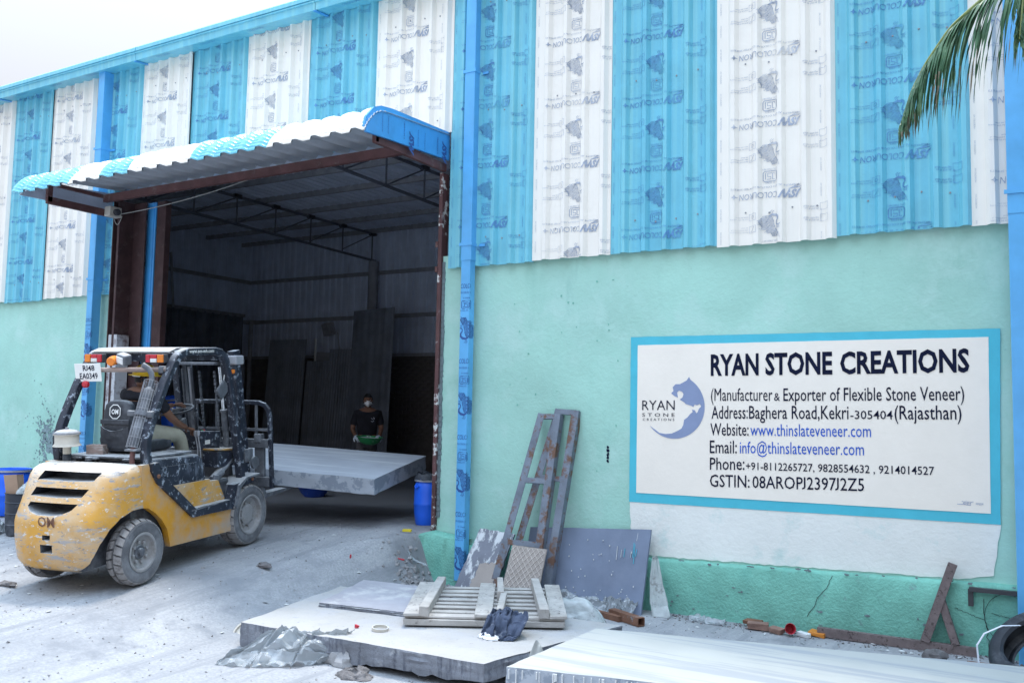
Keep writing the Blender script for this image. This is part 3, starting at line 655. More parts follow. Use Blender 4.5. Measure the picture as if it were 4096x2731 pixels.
# low brick wall at the back: body plus the bricks one can make out
b = MB(); b.box(((XL-4.1)/2, YB-.03, 1.85), (-4.1-XL, .16, 2.72)); lw = b.build('low_wall', 'dark_brick', WH)
bme = MB().box((0, 0, 0), (.225, .05, .068), bev=.006).mesh('brick', 'dark_brick')
for r_ in range(24):
    for c_ in range(9):
        o = link(bpy.data.objects.new('brick', bme), lw); o.location = (-13.3+c_*.235+(.117 if r_ % 2 else 0), YB-.125+.006*ns(r_*2.2, c_*3.1), 1.33+r_*.08)
b = MB(); b.box(((XL-4.1)/2, YB-.16, 3.23), (-4.1-XL, .05, .07)); b.build('wall_rail', 'grey_steel', lw)
b = MB(); b.tube([(-17.3, 16.2, .6), (-17.3, 16.2, 4.1)], .055, 10); b.box((-17.3, 16.2, 4.12), (.2, .2, .05)); b.build('stub_column', 'grey_steel', WH)
b = MB(); b.box((-15.0, 16.55, 3.88), (.26, .2, .30), rot=(R(20), 0, 0), bev=.02); b.tube([(-14.75, 16.6, 3.8), (-14.72, 16.7, 3.1)], .01, 5); b.build('floodlight', 'grey_steel', WH)
b = MB(); b.tube([(-14.9, 16.0, 3.05), (-14.9, 16.0, 3.6)], .03, 8); b.build('tube_lamp', 'lens', WH)
# the lower lining sheets on the left inside
pm_ = corr_mesh('lining_sheet', 'dark_panel', 1.2, 3.72, .24, .05, 'z')
for i in range(6):
    o = link(bpy.data.objects.new('lining_sheet', pm_), WH); o.location = (XL+.16, 9.3+i*1.2, .58); o.rotation_euler = (0, 0, PI/2)
b = MB(); b.box((XL+.16, 12.9, 4.32), (.08, 7.3, .08)); b.build('lining_rail', 'grey_steel', WH)
b = MB(); b.tube([(XL+.3, 14.2, 4.3), (XL+.25, 14.1, 5.6)], .03, 6); b.build('brace', 'grey_steel', WH)

# --- camera box and wire on the left bracket
b = MB(); b.box((-12.02, 8.42, 4.84), (.14, .20, .15), bev=.01); fl = b.build('junction_box', 'cream', CAN)
b = MB(); b.lathe([(.05, 0), (.05, .05), (.035, .06)], 14, Matrix.Translation((-11.95, 8.42, 4.83)) @ Matrix.Rotation(PI/2, 4, 'Y')); b.build('lens_cap', 'dark_steel', fl)
b = MB(); pts = [(-11.95+t*2.9, 8.5+.5*t, 4.82-.30*t*(1-t)+.52*t) for t in np.linspace(0, 1, 14)]; b.tube(pts, .007, 5); b.build('cable', 'wire', CAN)
b = MB(); pts = [(-12.0+.02*k, 8.42, 4.76-.12*math.sin(k/10*PI)) for k in range(11)]; b.tube(pts, .005, 5); b.build('cable', 'wire', CAN)

# --- wear on the masonry
def blob(b, x, z, rx, rz, y, n=14, seed=0):
    pts = []
    for i in range(n):
        a = 2*PI*i/n; k = 1+.9*ns(math.cos(a)*2.2+seed*3.3, math.sin(a)*2.2, seed)
        pts.append((x+rx*k*math.cos(a), z+rz*k*math.sin(a)))
    b.prism(pts, 1, y, y+.003)
b = MB()
for k in range(14):
    x = -3.1+k*.215+random.uniform(-.08, .08); blob(b, x, .505+.028*(x+3.4)+random.uniform(-.012, .015), random.uniform(.008, .04), random.uniform(.004, .012), WY-.0855, seed=k)
for k in range(16):
    x = random.uniform(-3.2, -.5); blob(b, x, random.uniform(.06, .2) if k % 3 else random.uniform(.2, .45), random.uniform(.006, .028), random.uniform(.004, .012), WY-.088, seed=k+30)
blob(b, -6.02, .30, .018, .075, WY-.165, seed=4)
b.build('flaked_patch', 'peel', WH)
def crack(x0, z0, x1, z1, y, wd=.006):      # crack lines in the plinth
    b = MB(); n = 16; pts = [(x0+(x1-x0)*i/n+.03*ns(i*1.3, x0*5), z0+(z1-z0)*i/n+.01*ns(i*.9, 7)) for i in range(n+1)]
    g = stroke(pts, wd); b.add([(x, y, z) for x, z in g[0]], g[1]); b.build('crack', 'black_wire', WH, fixn=False)
crack(-1.66, .53, -1.9, .14, WY-.0875, .005); crack(-.46, .47, -.42, .02, WY-.0875, .005); crack(-.46, .30, -.68, .37, WY-.0875, .004); crack(-.40, .36, -.24, .33, WY-.0875, .004)
b = MB()
for k in range(5): blob(b, -3.935+.004*ns(k*3, 1), 1.60-k*.036, .014, .018, WY-.006, 8, seed=k)
b.build('tape_mark', 'let_dark', WH)
b = MB()      # rusty hooks and little nails
for k in range(26): x, z = random.uniform(-5.3, -3.8), random.uniform(.8, 3.4); blob(b, x, z, random.uniform(.004, .012), random.uniform(.004, .014), WY-.006, 6, seed=k+60)
b.build('scuff_marks', 'mint_low', WH)
b = MB()      # grey mould on the wall left of the door
for k in range(900):
    a = random.gauss(0, 1); c = random.gauss(0, 1); x = -13.66+.26*a; z = 1.30+.30*c-.16*a
    if ns(x*4, z*4, 3) < -.12 or z < .9: continue
    q = random.uniform(.004, .034)*max(.3, 1.2-.4*math.hypot(a, c)); blob(b, x, z, q, q*random.uniform(.6, 1.3), WY-.0065-.0001*(k % 9), 6, seed=k+90)
setp(b.build('mould_stain', 'mould', WH), kind='stuff')
b = MB(); b.box((-.38, WY-.115, .545), (.36, .05, .035)); b.box((-.55, WY-.105, .475), (.04, .03, .14)); b.build('angle_iron', 'dark_steel', WH)
b = MB(); b.tube([(-.40+.17*math.cos(a)+.12, WY-.10, .33+.20*math.sin(a)) for a in np.linspace(R(70), R(330), 22)], .0022, 5); b.build('loop_wire', 'black_wire', WH)

# ================================================================== painted sign
SG = thing('wall_sign', 'white painted wall sign with turquoise border and navy lettering reading RYAN STONE CREATIONS', 'sign', (0, WY-.008, 0))
def flat(name, g, m, y, parent):
    me = bpy.data.meshes.new(name); me.from_pydata([(x, y, z) for x, z in g[0]], [], [f[::-1] for f in g[1]]); me.materials.append(M[m])
    return link(bpy.data.objects.new(name, me), parent)
def slab2(name, pts, m, y, parent):
    b = MB(); b.prism(pts, 1, y, y+.0035); return b.build(name, m, parent)
def noisy(pts, amp, step=.05):
    out = []
    for i in range(len(pts)):
        (x0, z0), (x1, z1) = pts[i], pts[(i+1) % len(pts)]; n = max(1, int(math.hypot(x1-x0, z1-z0)/step))
        for k in range(n): t = k/n; out.append((x0+(x1-x0)*t+amp*ns(k*.9, i*7.7), z0+(z1-z0)*t+amp*ns(k*.8, i*3.1, 4)))
    return out
slab2('whitewash_patch', noisy([(-3.68, 1.06), (-3.66, .70), (-3.60, .53), (-3.2, .535), (-1.6, .575), (-.6, .605), (-.38, .66), (-.315, 1.09)], .014, .05), 'wash_white', -.0005, SG)
slab2('border', noisy([(-3.68, 2.752), (-.29, 2.738), (-.32, 1.085), (-3.685, 1.052)], .003, .1), 'sign_blue', -.005, SG)
slab2('panel', noisy([(-3.60, 2.665), (-.38, 2.668), (-.392, 1.172), (-3.605, 1.150)], .002, .1), 'sign_white', -.0095, SG)
YT = -.0135
def line(body, x0, x1, z0, z1, cap, m='let_dark', bold=0.): return flat('lettering', text2d(body, x0, x1, z0, cap, bold, 0, z1), m, YT, SG)
line('RYAN', -2.821, -2.346, 2.352, 2.356, .196, bold=.030); line('STONE', -2.282, -1.664, 2.357, 2.361, .195, bold=.030); line('CREATIONS', -1.594, -.529, 2.362, 2.374, .190, bold=.030)
line('(Manufacturer', -2.818, -2.215, 2.098, 2.103, .122); line('&', -2.20, -2.145, 2.105, 2.105, .075); line('Exporter of Flexible Stone Veneer)', -2.112, -.574, 2.104, 2.125, .118, bold=.004)
line('Address:', -2.812, -2.452, 1.922, 1.930, .124, bold=.004); line('Baghera Road,Kekri', -2.44, -1.525, 1.930, 1.944, .122, bold=.004); line('-305404', -1.51, -1.150, 1.946, 1.951, .075, bold=.004); line('(Rajasthan)', -1.135, -.598, 1.951, 1.960, .120, bold=.004)
line('Website:', -2.824, -2.445, 1.758, 1.767, .118, bold=.004); line('www.thinslateveneer.com', -2.428, -1.334, 1.767, 1.786, .112, 'let_blue', .0)
line('Email:', -2.829, -2.560, 1.585, 1.592, .122, bold=.004); line('info@thinslateveneer.com', -2.53, -1.396, 1.595, 1.620, .112, 'let_blue', .0)
line('Phone:', -2.828, -2.485, 1.422, 1.438, .118, bold=.004); line('+91-8112265727, 9828554632 , 9214014527', -2.472, -.820, 1.440, 1.474, .070, bold=.006)
line('GSTIN:', -2.828, -2.435, 1.258, 1.270, .116, bold=.004); line('08AROPJ2397J2Z5', -2.408, -1.398, 1.270, 1.300, .112, bold=.004)
flat('signature', join2(stroke([(-.646, 1.236), (-.60, 1.238), (-.54, 1.232)], .004), text2d('"शंकर"', -.610, -.520, 1.238, .026, 0, .3), text2d('आर्ट्स', -.505, -.445, 1.240, .016)), 'logo_grey', YT, SG)
# logo: crescent globe with land shapes, and its words
cx, cz, rr = -3.205, 2.035, .322
arc = [(cx+rr*math.cos(a), cz+rr*math.sin(a)) for a in np.linspace(R(57), R(-142), 40)]
landp = [(-3.355, 1.767), (-3.29, 1.758), (-3.224, 1.765), (-3.16, 1.795), (-3.122, 1.817), (-3.104, 1.853), (-3.095, 1.905), (-3.06, 1.93), (-3.031, 1.965), (-3.005, 1.985), (-3.013, 2.008), (-2.985, 2.003), (-2.968, 1.972), (-2.955, 1.985), (-2.940, 2.02), (-2.919, 2.04), (-2.932, 2.066), (-2.962, 2.052), (-2.986, 2.060), (-3.000, 2.035), (-3.022, 2.047), (-3.077, 2.062), (-3.096, 2.081), (-3.142, 2.107), (-3.112, 2.130), (-3.102, 2.163), (-3.118, 2.186), (-3.150, 2.197), (-3.170, 2.178), (-3.161, 2.127), (-3.198, 2.142), (-3.232, 2.169), (-3.208, 2.195), (-3.217, 2.231), (-3.185, 2.262), (-3.14, 2.262), (-3.115, 2.275), (-3.069, 2.300), (-3.045, 2.335)]
slab2('logo_globe', arc+landp, 'logo_grey', YT+.001, SG)
line('RYAN', -3.545, -3.194, 1.996, 2.001, .098, bold=-.004); line('S T O N E', -3.544, -3.194, 1.930, 1.935, .034); line('C R E A T I O N S', -3.538, -3.197, 1.887, 1.893, .024)

# ================================================================== forklift
PIT, YAW = .085, .232
FK = thing('forklift', 'yellow and black forklift truck coated in stone dust, driving up the ramp', 'forklift', (-7.716, 5.403, .302), (0, 0, 0))
FK.rotation_mode = 'XYZ'; FK.rotation_euler = (PIT, .004, YAW)
def boolean(o, cutters):
    for c in cutters:
        md = o.modifiers.new('b', 'BOOLEAN'); md.operation = 'DIFFERENCE'; md.object = c; md.solver = 'EXACT'; md.material_mode = 'TRANSFER'
    me = ev_mesh(o); o.modifiers.clear(); o.data = me
    for c in cutters: bpy.data.objects.remove(c)
    return o
# counterweight: lofted rings, then wheel arches, cooling slots and tow holes cut out
def counterweight():
    zs = [(.20, -.44, .44, .04), (.235, -.51, .50, .0), (.30, -.545, .525, 0), (.47, -.555, .548, 0), (.62, -.548, .556, 0), (.66, -.535, .556, 0), (.78, -.462, .555, 0), (.90, -.395, .553, 0), (1.01, -.335, .548, 0), (1.06, -.295, .535, 0), (1.09, -.235, .510, 0), (1.105, -.14, .46, 0)]
    n = 34; b = MB(); vs = []
    for z, yr, a, q in zs:
        for i in range(n+1):
            t = PI*i/n; e = 2/3.6
            c, s = math.cos(t), math.sin(t)
            vs.append((a*(abs(c)**e)*(1 if c >= 0 else -1), .02+(yr-.02)*(abs(s)**e), z))
    W = n+1; m = len(zs)
    fs = [(j*W+i, j*W+i+1, (j+1)*W+i+1, (j+1)*W+i) for j in range(m-1) for i in range(n)]
    fs += [(j*W, (j+1)*W, (j+1)*W+n, j*W+n) for j in range(m-1)]
    fs += [tuple(range(W)), tuple((m-1)*W+i for i in range(W))[::-1]]
    b.add(vs, fs); o = b.build('counterweight', 'yellow', FK)
    cut = []
    def cutter(fn, m='machine'): q = MB(); fn(q); cut.append(q.build('c', m, FK))
    arch = [(-.50, .10), (-.47, .32), (-.43, .46), (-.36, .58), (-.26, .66), (-.12, .705), (.3, .705), (.3, .10)]
    cutter(lambda q: q.prism(arch, 0, .27, .8)); cutter(lambda q: q.prism(arch, 0, -.8, -.27))
    cutter(lambda q: q.prism([(-.305, .985), (-.27, 1.062), (.355, 1.062), (.315, .990), (.1, .982)], 1, -.9, -.13), 'black')
    cutter(lambda q: q.prism([(-.315, .852), (-.285, .925), (.30, .925), (.255, .855), (0, .845)], 1, -.9, -.18), 'black')
    cutter(lambda q: q.prism([(-.30, .765), (-.285, .802), (.245, .802), (.205, .752), (.12, .715), (0, .698), (-.14, .700), (-.25, .725)], 1, -.9, -.22), 'black')
    cutter(lambda q: q.box((0, -.5, .515), (.085, .3, .045))); cutter(lambda q: q.box((0, -.5, .415), (.13, .3, .075)))
    boolean(o, cut)
    for p in o.data.polygons: p.use_smooth = True
    o.data.set_sharp_from_angle(angle=R(28))
    return o
CW = counterweight()
b = MB(); b.box((0, -.03, .9), (.8, .12, .34)); b.build('radiator', 'black_plastic', FK)
g = xf(text2d('OM', -.09, .09, 0, .085, .014), 0, .612)
b = MB(); b.add([(x, -.552, z) for x, z in g[0]], g[1])
b.build('raised_lettering', 'rusty', CW, fixn=False)
# side panels, inner panels, hood, side cover
side = [(.004, 1.098), (.10, 1.098), (.13, 1.02), (.21, .915), (.72, .50), (1.38, .462), (1.425, .46), (1.375, .215), (.40, .265), (.355, .44), (.28, .545), (.19, .625), (.09, .69), (.004, .705)]
for s in (-1, 1):
    b = MB(); b.prism(side, 0, s*.49, s*.553); b.build('side_panel', 'yellow_low', FK)
    b = MB(); b.prism([(.50, .83), (1.10, .805), (1.10, .785), (1.24, .775), (1.30, .66), (1.36, .55), (.75, .55)], 0, s*.43, s*.495); b.build('step_panel', 'yellow', FK)
    beam = [(.115, 1.10), (.115, 1.03), (.195, .905), (.715, .485), (1.385, .452), (1.475, .645), (1.80, .690), (1.795, .745), (1.41, .70), (1.34, .555), (.755, .570), (.255, .985), (.21, 1.10)]
    b = MB(); b.prism(beam, 0, s*.497, s*.578); bo = b.build('step_frame', 'black_worn', FK)
    q = MB()
    for y, z in ((.20, .97), (1.74, .715)): q.lathe([(.020, 0), (.020, .012), (.012, .016)], 10, Matrix.Translation((s*.578, y, z)) @ Matrix.Rotation(s*PI/2, 4, 'Y'))
    q.build('bolt', 'rusty', bo)
    b = MB(); b.box((s*.52, .98, .555), (.12, .58, .012)); b.build('step_tread', 'machine', FK)
b = MB(); b.box((0, .75, .50), (.86, 1.5, .52)); b.build('chassis', 'machine', FK)
b = MB(); b.box((0, -.18, .34), (.52, .42, .22), bev=.02); b.box((0, 0, .31), (.95, .12, .12), bev=.02); b.tube([(-.4, .08, .30), (.4, .08, .30)], .035, 8); b.build('rear_axle', 'machine', FK)
b = MB()
b.prism([(.16, .84), (.16, 1.105), (.26, 1.125), (.93, 1.085), (1.00, 1.04), (1.06, .80), (.52, .80)], 0, -.47, .49); o = b.build('engine_cover', 'black_worn', FK)
md = o.modifiers.new('bev', 'BEVEL'); md.width = .035; md.segments = 3; o.data = ev_mesh(o); o.modifiers.clear()
b = MB(); b.prism([(.46, .86), (.34, 1.03), (.88, 1.01), (.95, .87)], 0, .487, .496); b.build('recessed_panel', 'black_worn', o)
b = MB(); b.box((0, .50, 1.127), (.90, .74, .022), rot=(R(-1.6), 0, 0), bev=.006); ho = b.build('hood_lid', 'machine', FK)
b = MB()
for x in (-.28, -.08, .3): b.box((x, .12, 1.125), (.09, .05, .02), bev=.004)
b.lathe([(.035, 0), (.035, .03), (.028, .035)], 12, Matrix.Translation((-.13, .10, 1.105))); b.build('latch', 'machine', ho)
# overhead guard
SQ = [(.72, .92), (-.72, .92), (-.95, .72), (-.95, -.72), (-.72, -.92), (.72, -.92), (.95, -.72), (.95, .72)]
gp = [(.165, 1.03), (.125, 1.12), (.112, 1.22), (.122, 1.33), (.165, 1.44), (.235, 1.58), (.372, 1.82), (.495, 2.0), (.545, 2.065), (.60, 2.105), (.69, 2.132), (.9, 2.136), (1.15, 2.134), (1.24, 2.118), (1.30, 2.085), (1.345, 2.03), (1.37, 1.94), (1.43, 1.72), (1.49, 1.46), (1.545, 1.2), (1.60, .92), (1.63, .72)]
GD = link(bpy.data.objects.new('overhead_guard', None), FK)
for s in (-1, 1):
    b = MB(); b.tube([(s*.505, y, z) for y, z in gp], .043, sq=SQ, upv=(1, 0, 0)); q = b.build('side_frame', 'black_worn', GD, smooth=40)
    if s > 0:
        g = text2d('www.om-mh.com', .70, 1.10, 2.122, .034, .02); me = bpy.data.meshes.new('lettering'); me.from_pydata([(.5505, y, z) for y, z in g[0]], [], g[1]); me.materials.append(M['plate']); link(bpy.data.objects.new('lettering', me), GD)
b = MB(); b.box((0, .545, 2.085), (.95, .05, .09), bev=.008); b.build('rear_crossbar', 'black_worn', GD)
b = MB(); b.box((0, 1.26, 2.07), (.95, .05, .07), bev=.008); b.build('front_crossbar', 'black_worn', GD)
b = MB()
b.grid(lambda u, v: (-.47+.94*u, .50+.78*v, 2.165+.012*math.sin(v*PI)-.03*(1-min(1, v*7))), 6, 14); b.grid(lambda u, v: (-.47+.94*u, .50+.78*v, 2.150+.012*math.sin(v*PI)-.03*(1-min(1, v*7))), 6, 14)
b.build('roof_plate', 'stone_top', GD, smooth=40)
# rear lamps, plate, grab bar
def lamp(x, flip):
    o = MB().box((x, .455, 2.072), (.215, .06, .088), bev=.010).build('tail_lamp', 'dark_steel', FK)
    seg = [(-.066, .066, 0, .076, 'amber'), (.012, .072, .019, .038, 'red_lens'), (.012, .072, -.019, .038, 'lens'), (.076, .048, 0, .076, 'red_lens')]
    for dx, wd, dz, h, m in seg: MB().box((x+(dx if not flip else -dx), .419, 2.072+dz), (wd, .020, h), bev=.005).build('lens', m, o)
lamp(-.365, False); lamp(.365, True)
b = MB(); b.box((0.0, .425, 2.065), (.13, .09, .105), rot=(R(12), R(14), R(-12)), bev=.016); wl = b.build('work_lamp', 'machine', FK)
b = MB(); b.box((-.012, .378, 2.052), (.095, .012, .070), rot=(R(12), R(14), R(-12)), bev=.006); b.build('lens', 'lens', wl)
b = MB(); T = Matrix.Translation((-.115, .43, 2.055)) @ Matrix.Rotation(R(100), 4, 'X') @ Matrix.Rotation(R(14), 4, 'Y'); b.lathe([(.046, 0), (.048, .04), (.042, .085), (.036, .09)], 18, T); b.build('beacon', 'amber', FK, smooth=40)
b = MB(); b.box((-.37, .355, 1.932), (.315, .006, .18), rot=(R(6), R(-1.5), 0), bev=.002); pl = b.build('number_plate', 'plate', FK)
g = join2(text2d('RJ48', -.055, .085, .018, .052, .012), text2d('EA0349', -.10, .115, -.062, .056, .012))
me = bpy.data.meshes.new('lettering'); RR = Matrix.Translation((-.37, .355, 1.932)) @ Euler((R(6), R(-1.5), 0)).to_matrix().to_4x4(); me.from_pydata([tuple(RR @ Vector((x, -.0055, z))) for x, z in g[0]], [], g[1]); me.materials.append(M['let_dark']); link(bpy.data.objects.new('lettering', me), pl)
b = MB(); b.tube([(-.48, .40, 1.955), (.49, .42, 1.965)], .024, 8); b.build('grab_bar', 'wood_red', FK, smooth=40)
b = MB(); b.box((.455, .42, 1.965), (.05, .07, .07), bev=.01); b.build('bar_clamp', 'machine', FK)
b = MB(); b.lathe([(.035, 0), (.035, .03), (.02, .04)], 14, Matrix.Translation((-.40, .37, 1.815)) @ Matrix.Rotation(PI/2, 4, 'X')); b.build('reflector', 'red_lens', FK)
# pre-cleaner stack
AC = MB().lathe([(.040, 1.095), (.040, 1.155), (.036, 1.158), (.036, 1.245)], 18, Matrix.Translation((-.34, .05, 0))).build('air_intake', 'black_plastic', FK, smooth=40)
b = MB(); b.lathe([(.037, 1.17), (.037, 1.25)], 18, Matrix.Translation((-.34, .05, 0))); b.build('intake_neck', 'cream', AC, smooth=40)
b = MB(); b.lathe([(.125, 1.243), (.128, 1.247), (.108, 1.272), (.108, 1.352), (.122, 1.352), (.122, 1.362)], 24, Matrix.Translation((-.34, .05, 0))); b.build('cleaner_bowl', 'cream', AC, smooth=40)
b = MB(); b.lathe([(.124, 1.360), (.118, 1.372), (.085, 1.392), (.03, 1.402), (.015, 1.404), (.015, 1.42)], 24, Matrix.Translation((-.34, .05, 0))); b.build('cleaner_lid', 'machine', AC, smooth=50)
# exhaust
MU = link(bpy.data.objects.new('exhaust', None), FK)
A0, A1 = Vector((.425, .045, 1.25)), Vector((.425, .275, 1.80)); ax = (A1-A0).normalized()
b = MB(); b.tube([A0, A0+ax*.03, A1-ax*.03, A1], [.022, .047, .047, .024], 16); b.build('muffler', 'machine', MU, smooth=50)
b = MB(); b.tube([(.43, .02, 1.08), (.43, .025, 1.16), (.427, .04, 1.23), A0], .024, 12); b.build('inlet_pipe', 'rust', MU, smooth=50)
tp = [A1, A1+Vector((0, .03, .07)), A1+Vector((-.012, .04, .13)), A1+Vector((-.045, .035, .18)), A1+Vector((-.095, .015, .215))]
b = MB(); b.tube(tp, .026, 14, caps=False); b.tube(tp, .022, 14, caps=False); b.build('tail_pipe', 'machine', MU, smooth=50)
b = MB(); C0, C1 = A0+ax*.0, A1+ax*.06; u = ax.orthogonal().normalized(); v = ax.cross(u)
for k in range(16):
    a = 2*PI*k/16; d = (u*math.cos(a)+v*math.sin(a))*.066; b.tube([C0+d, C1+d], .0022, 4)
for k in range(8):
    c = C0+(C1-C0)*k/7; b.tube([c+(u*math.cos(a)+v*math.sin(a))*.066 for a in np.linspace(0, 2*PI, 20, endpoint=False)], .0022, 4, close=True)
b.build('heat_guard', 'grey_steel', MU)
cc = C0+(C1-C0)*.5; b = MB(); b.tube([cc-ax*.022, cc+ax*.022], .073, 18); b.box(cc+Vector((-.10, -.02, .01)), (.09, .04, .05), bev=.008); b.box(cc+Vector((.08, .0, .0)), (.08, .05, .06), bev=.008); b.build('clamp_band', 'machine', MU, smooth=40)
b = MB(); b.box(A0-ax*.02, (.13, .07, .018), bev=.004); b.build('flange', 'machine', MU)
# seat
ST = link(bpy.data.objects.new('seat', None), FK)
def seatback():
    b = MB(); n = 26
    for j, (z, hw, y0, y1) in enumerate([(1.17, .150, .34, .46), (1.25, .168, .325, .47), (1.40, .175, .325, .46), (1.55, .168, .345, .455), (1.615, .150, .355, .45), (1.65, .115, .365, .44), (1.662, .06, .378, .43)]):
        for i in range(n):
            t = 2*PI*i/n; e = .5; c, s = math.cos(t), math.sin(t)
            b.v.append((-.025+hw*math.copysign(abs(c)**e, c), (y0+y1)/2+(y1-y0)/2*math.copysign(abs(s)**e, s)+.006*ns(i*.9, z*9), z))
    m = 7; b.f = [(j*n+i, j*n+(i+1) % n, (j+1)*n+(i+1) % n, (j+1)*n+i) for j in range(m-1) for i in range(n)]+[tuple(range(n)), tuple((m-1)*n+i for i in range(n))]
    return b.build('backrest', 'black', ST, smooth=50)
sb = seatback()
b = MB()
def pocket(u, v):
    x = -.19+.33*u; sag = .045*math.sin(u*PI)
    z = 1.20+(.215-sag)*v; return (x, .322-.035*math.sin(u*PI)*(v**1.5)-.014*ns(u*5, v*4), z)
b.shell(pocket, 18, 10, .008); b.build('pocket', 'black', sb, smooth=50)
b = MB(); b.box((-.025, .322, 1.455), (.335, .012, .045), bev=.004); b.build('seam_band', 'black', sb)
hexa = [(-.055+.03, .066), (.025, .066), (.06, .035), (.06, -.035), (.025, -.066), (-.025, -.066), (-.06, -.035), (-.06, .035)]
g = join2(stroke([(x-.025, z+1.555) for x, z in hexa], .009, True), xf(text2d('OM', -.040, .040, -.022, .044, .03), -.025, 1.555))
me = bpy.data.meshes.new('emblem'); me.from_pydata([(x, .3245+.14*max(0, z-1.55), z) for x, z in g[0]], [], g[1]); me.materials.append(M['lens']); link(bpy.data.objects.new('emblem', me), sb)
b = MB(); b.box((-.025, .66, 1.20), (.44, .50, .13), bev=.045); b.build('cushion', 'black', ST, smooth=50)
# cowl, dash, steering
b = MB(); b.box((.10, 1.46, 1.16), (.30, .34, .20), rot=(R(-6), 0, 0), bev=.012); ds = b.build('dashboard', 'black_worn', FK)
b = MB()
for k in range(4): b.box((.255, 1.36+k*.022, 1.15), (.006, .016, .045))
b.build('switch_row', 'lens', ds)
b = MB(); b.lathe([(.012, 0), (.012, .02)], 8, Matrix.Translation((.15, 1.47, 1.255))); b.build('knob', 'redp', ds)
b = MB(); b.lathe([(.014, 0), (.014, .015)], 8, Matrix.Translation((.17, 1.42, 1.258))); b.build('knob', 'green', ds)
SW = link(bpy.data.objects.new('steering', None), FK)
swc = Vector((-.06, 1.27, 1.50)); sn = Vector((0, -.22, .97)).normalized(); su = Vector((1, 0, 0)); sv = sn.cross(su)
b = MB(); b.tube([swc+(su*math.cos(a)+sv*math.sin(a))*.185 for a in np.linspace(0, 2*PI, 36, endpoint=False)], .014, 8, close=True); b.build('rim', 'black', SW, smooth=60)
b = MB()
for a in (.5, 2.6, 4.7): b.tube([swc, swc+(su*math.cos(a)+sv*math.sin(a))*.18], .009, 6)
b.lathe([(.04, -.03), (.04, .01), (.02, .015)], 12, Matrix.Translation(swc)); b.build('spokes', 'machine', SW)
b = MB(); b.tube([swc-sn*.02, (-.05, 1.40, 1.22)], .035, 10); b.box((-.05, 1.34, 1.33), (.12, .10, .14), rot=(R(15), 0, 0), bev=.02); b.build('column', 'machine', SW)
b = MB(); b.tube([(.20, 1.62, .95), (.16, 1.55, 1.20), (.12, 1.48, 1.36), (.10, 1.42, 1.43)], .011, 8); b.lathe([(.02, 0), (.028, .02), (.02, .045)], 10, Matrix.Translation((.10, 1.41, 1.42))); b.build('lever', 'black', FK, smooth=50)
for k in range(2): b = MB(); b.tube([(.27+.03*k, 1.20+.02*k, .92), (.28+.03*k, 1.19, 1.1), (.27+.03*k, 1.17, 1.24)], .008, 6); b.lathe([(.012, 0), (.02, .02), (.018, .06)], 10, Matrix.Translation((.27+.03*k, 1.17, 1.235))); b.build('lever', 'grey_steel', FK, smooth=50)
b = MB(); b.box((.33, 1.52, .965), (.20, .38, .17), rot=(R(-3), 0, 0), bev=.01); cb = b.build('hydraulic_cover', 'black_worn', FK)
b = MB(); b.box((.26, 1.54, 1.062), (.36, .44, .014), rot=(R(-5), 0, 0)); b.build('cover_lid', 'yellow', cb)
b = MB(); b.box((.455, 1.675, .90), (.02, .045, .34), rot=(R(-9), 0, 0)); b.build('cowl_post', 'yellow', FK)
b = MB(); b.box((0, 1.20, .70), (.86, .62, .06)); b.box((-.1, 1.62, .85), (.9, .05, .4)); b.build('floor_plate', 'machine', FK)
b = MB(); b.tube([(.40, 1.28, .76), (.40, 1.42, .84)], .05, 14); b.tube([(.40, 1.40, .83), (.40, 1.70, 1.0)], .036, 14); b.box((.44, 1.27, .74), (.03, .09, .16), rot=(R(-12), 0, 0), bev=.01); b.build('tilt_cylinder', 'machine', FK, smooth=40)
b = MB(); b.tube([(.36, 1.45, .85), (.35, 1.42, .93), (.36, 1.55, .98), (.34, 1.66, 1.02)], .012, 6); b.build('hose', 'black', FK, smooth=50)
# mirror and lamp on the front leg
b = MB(); b.box((.50, 1.315, 1.72), (.025, .165, .155), rot=(R(44), R(8), 0), bev=.012); mr = b.build('mirror', 'machine', FK)
b = MB(); b.tube([(.50, 1.36, 1.93), (.50, 1.33, 1.80)], .005, 5); b.build('mirror_cord', 'lens', mr)
b = MB(); b.box((.50, 1.55, 2.03), (.12, .15, .10), bev=.015); hl = b.build('front_lamp', 'grey_steel', FK)
b = MB(); b.lathe([(.028, 0), (.03, .03), (.02, .045)], 12, Matrix.Translation((.50, 1.49, 1.93)) @ Matrix.Rotation(R(180), 4, 'X')); b.build('indicator', 'amber', hl)
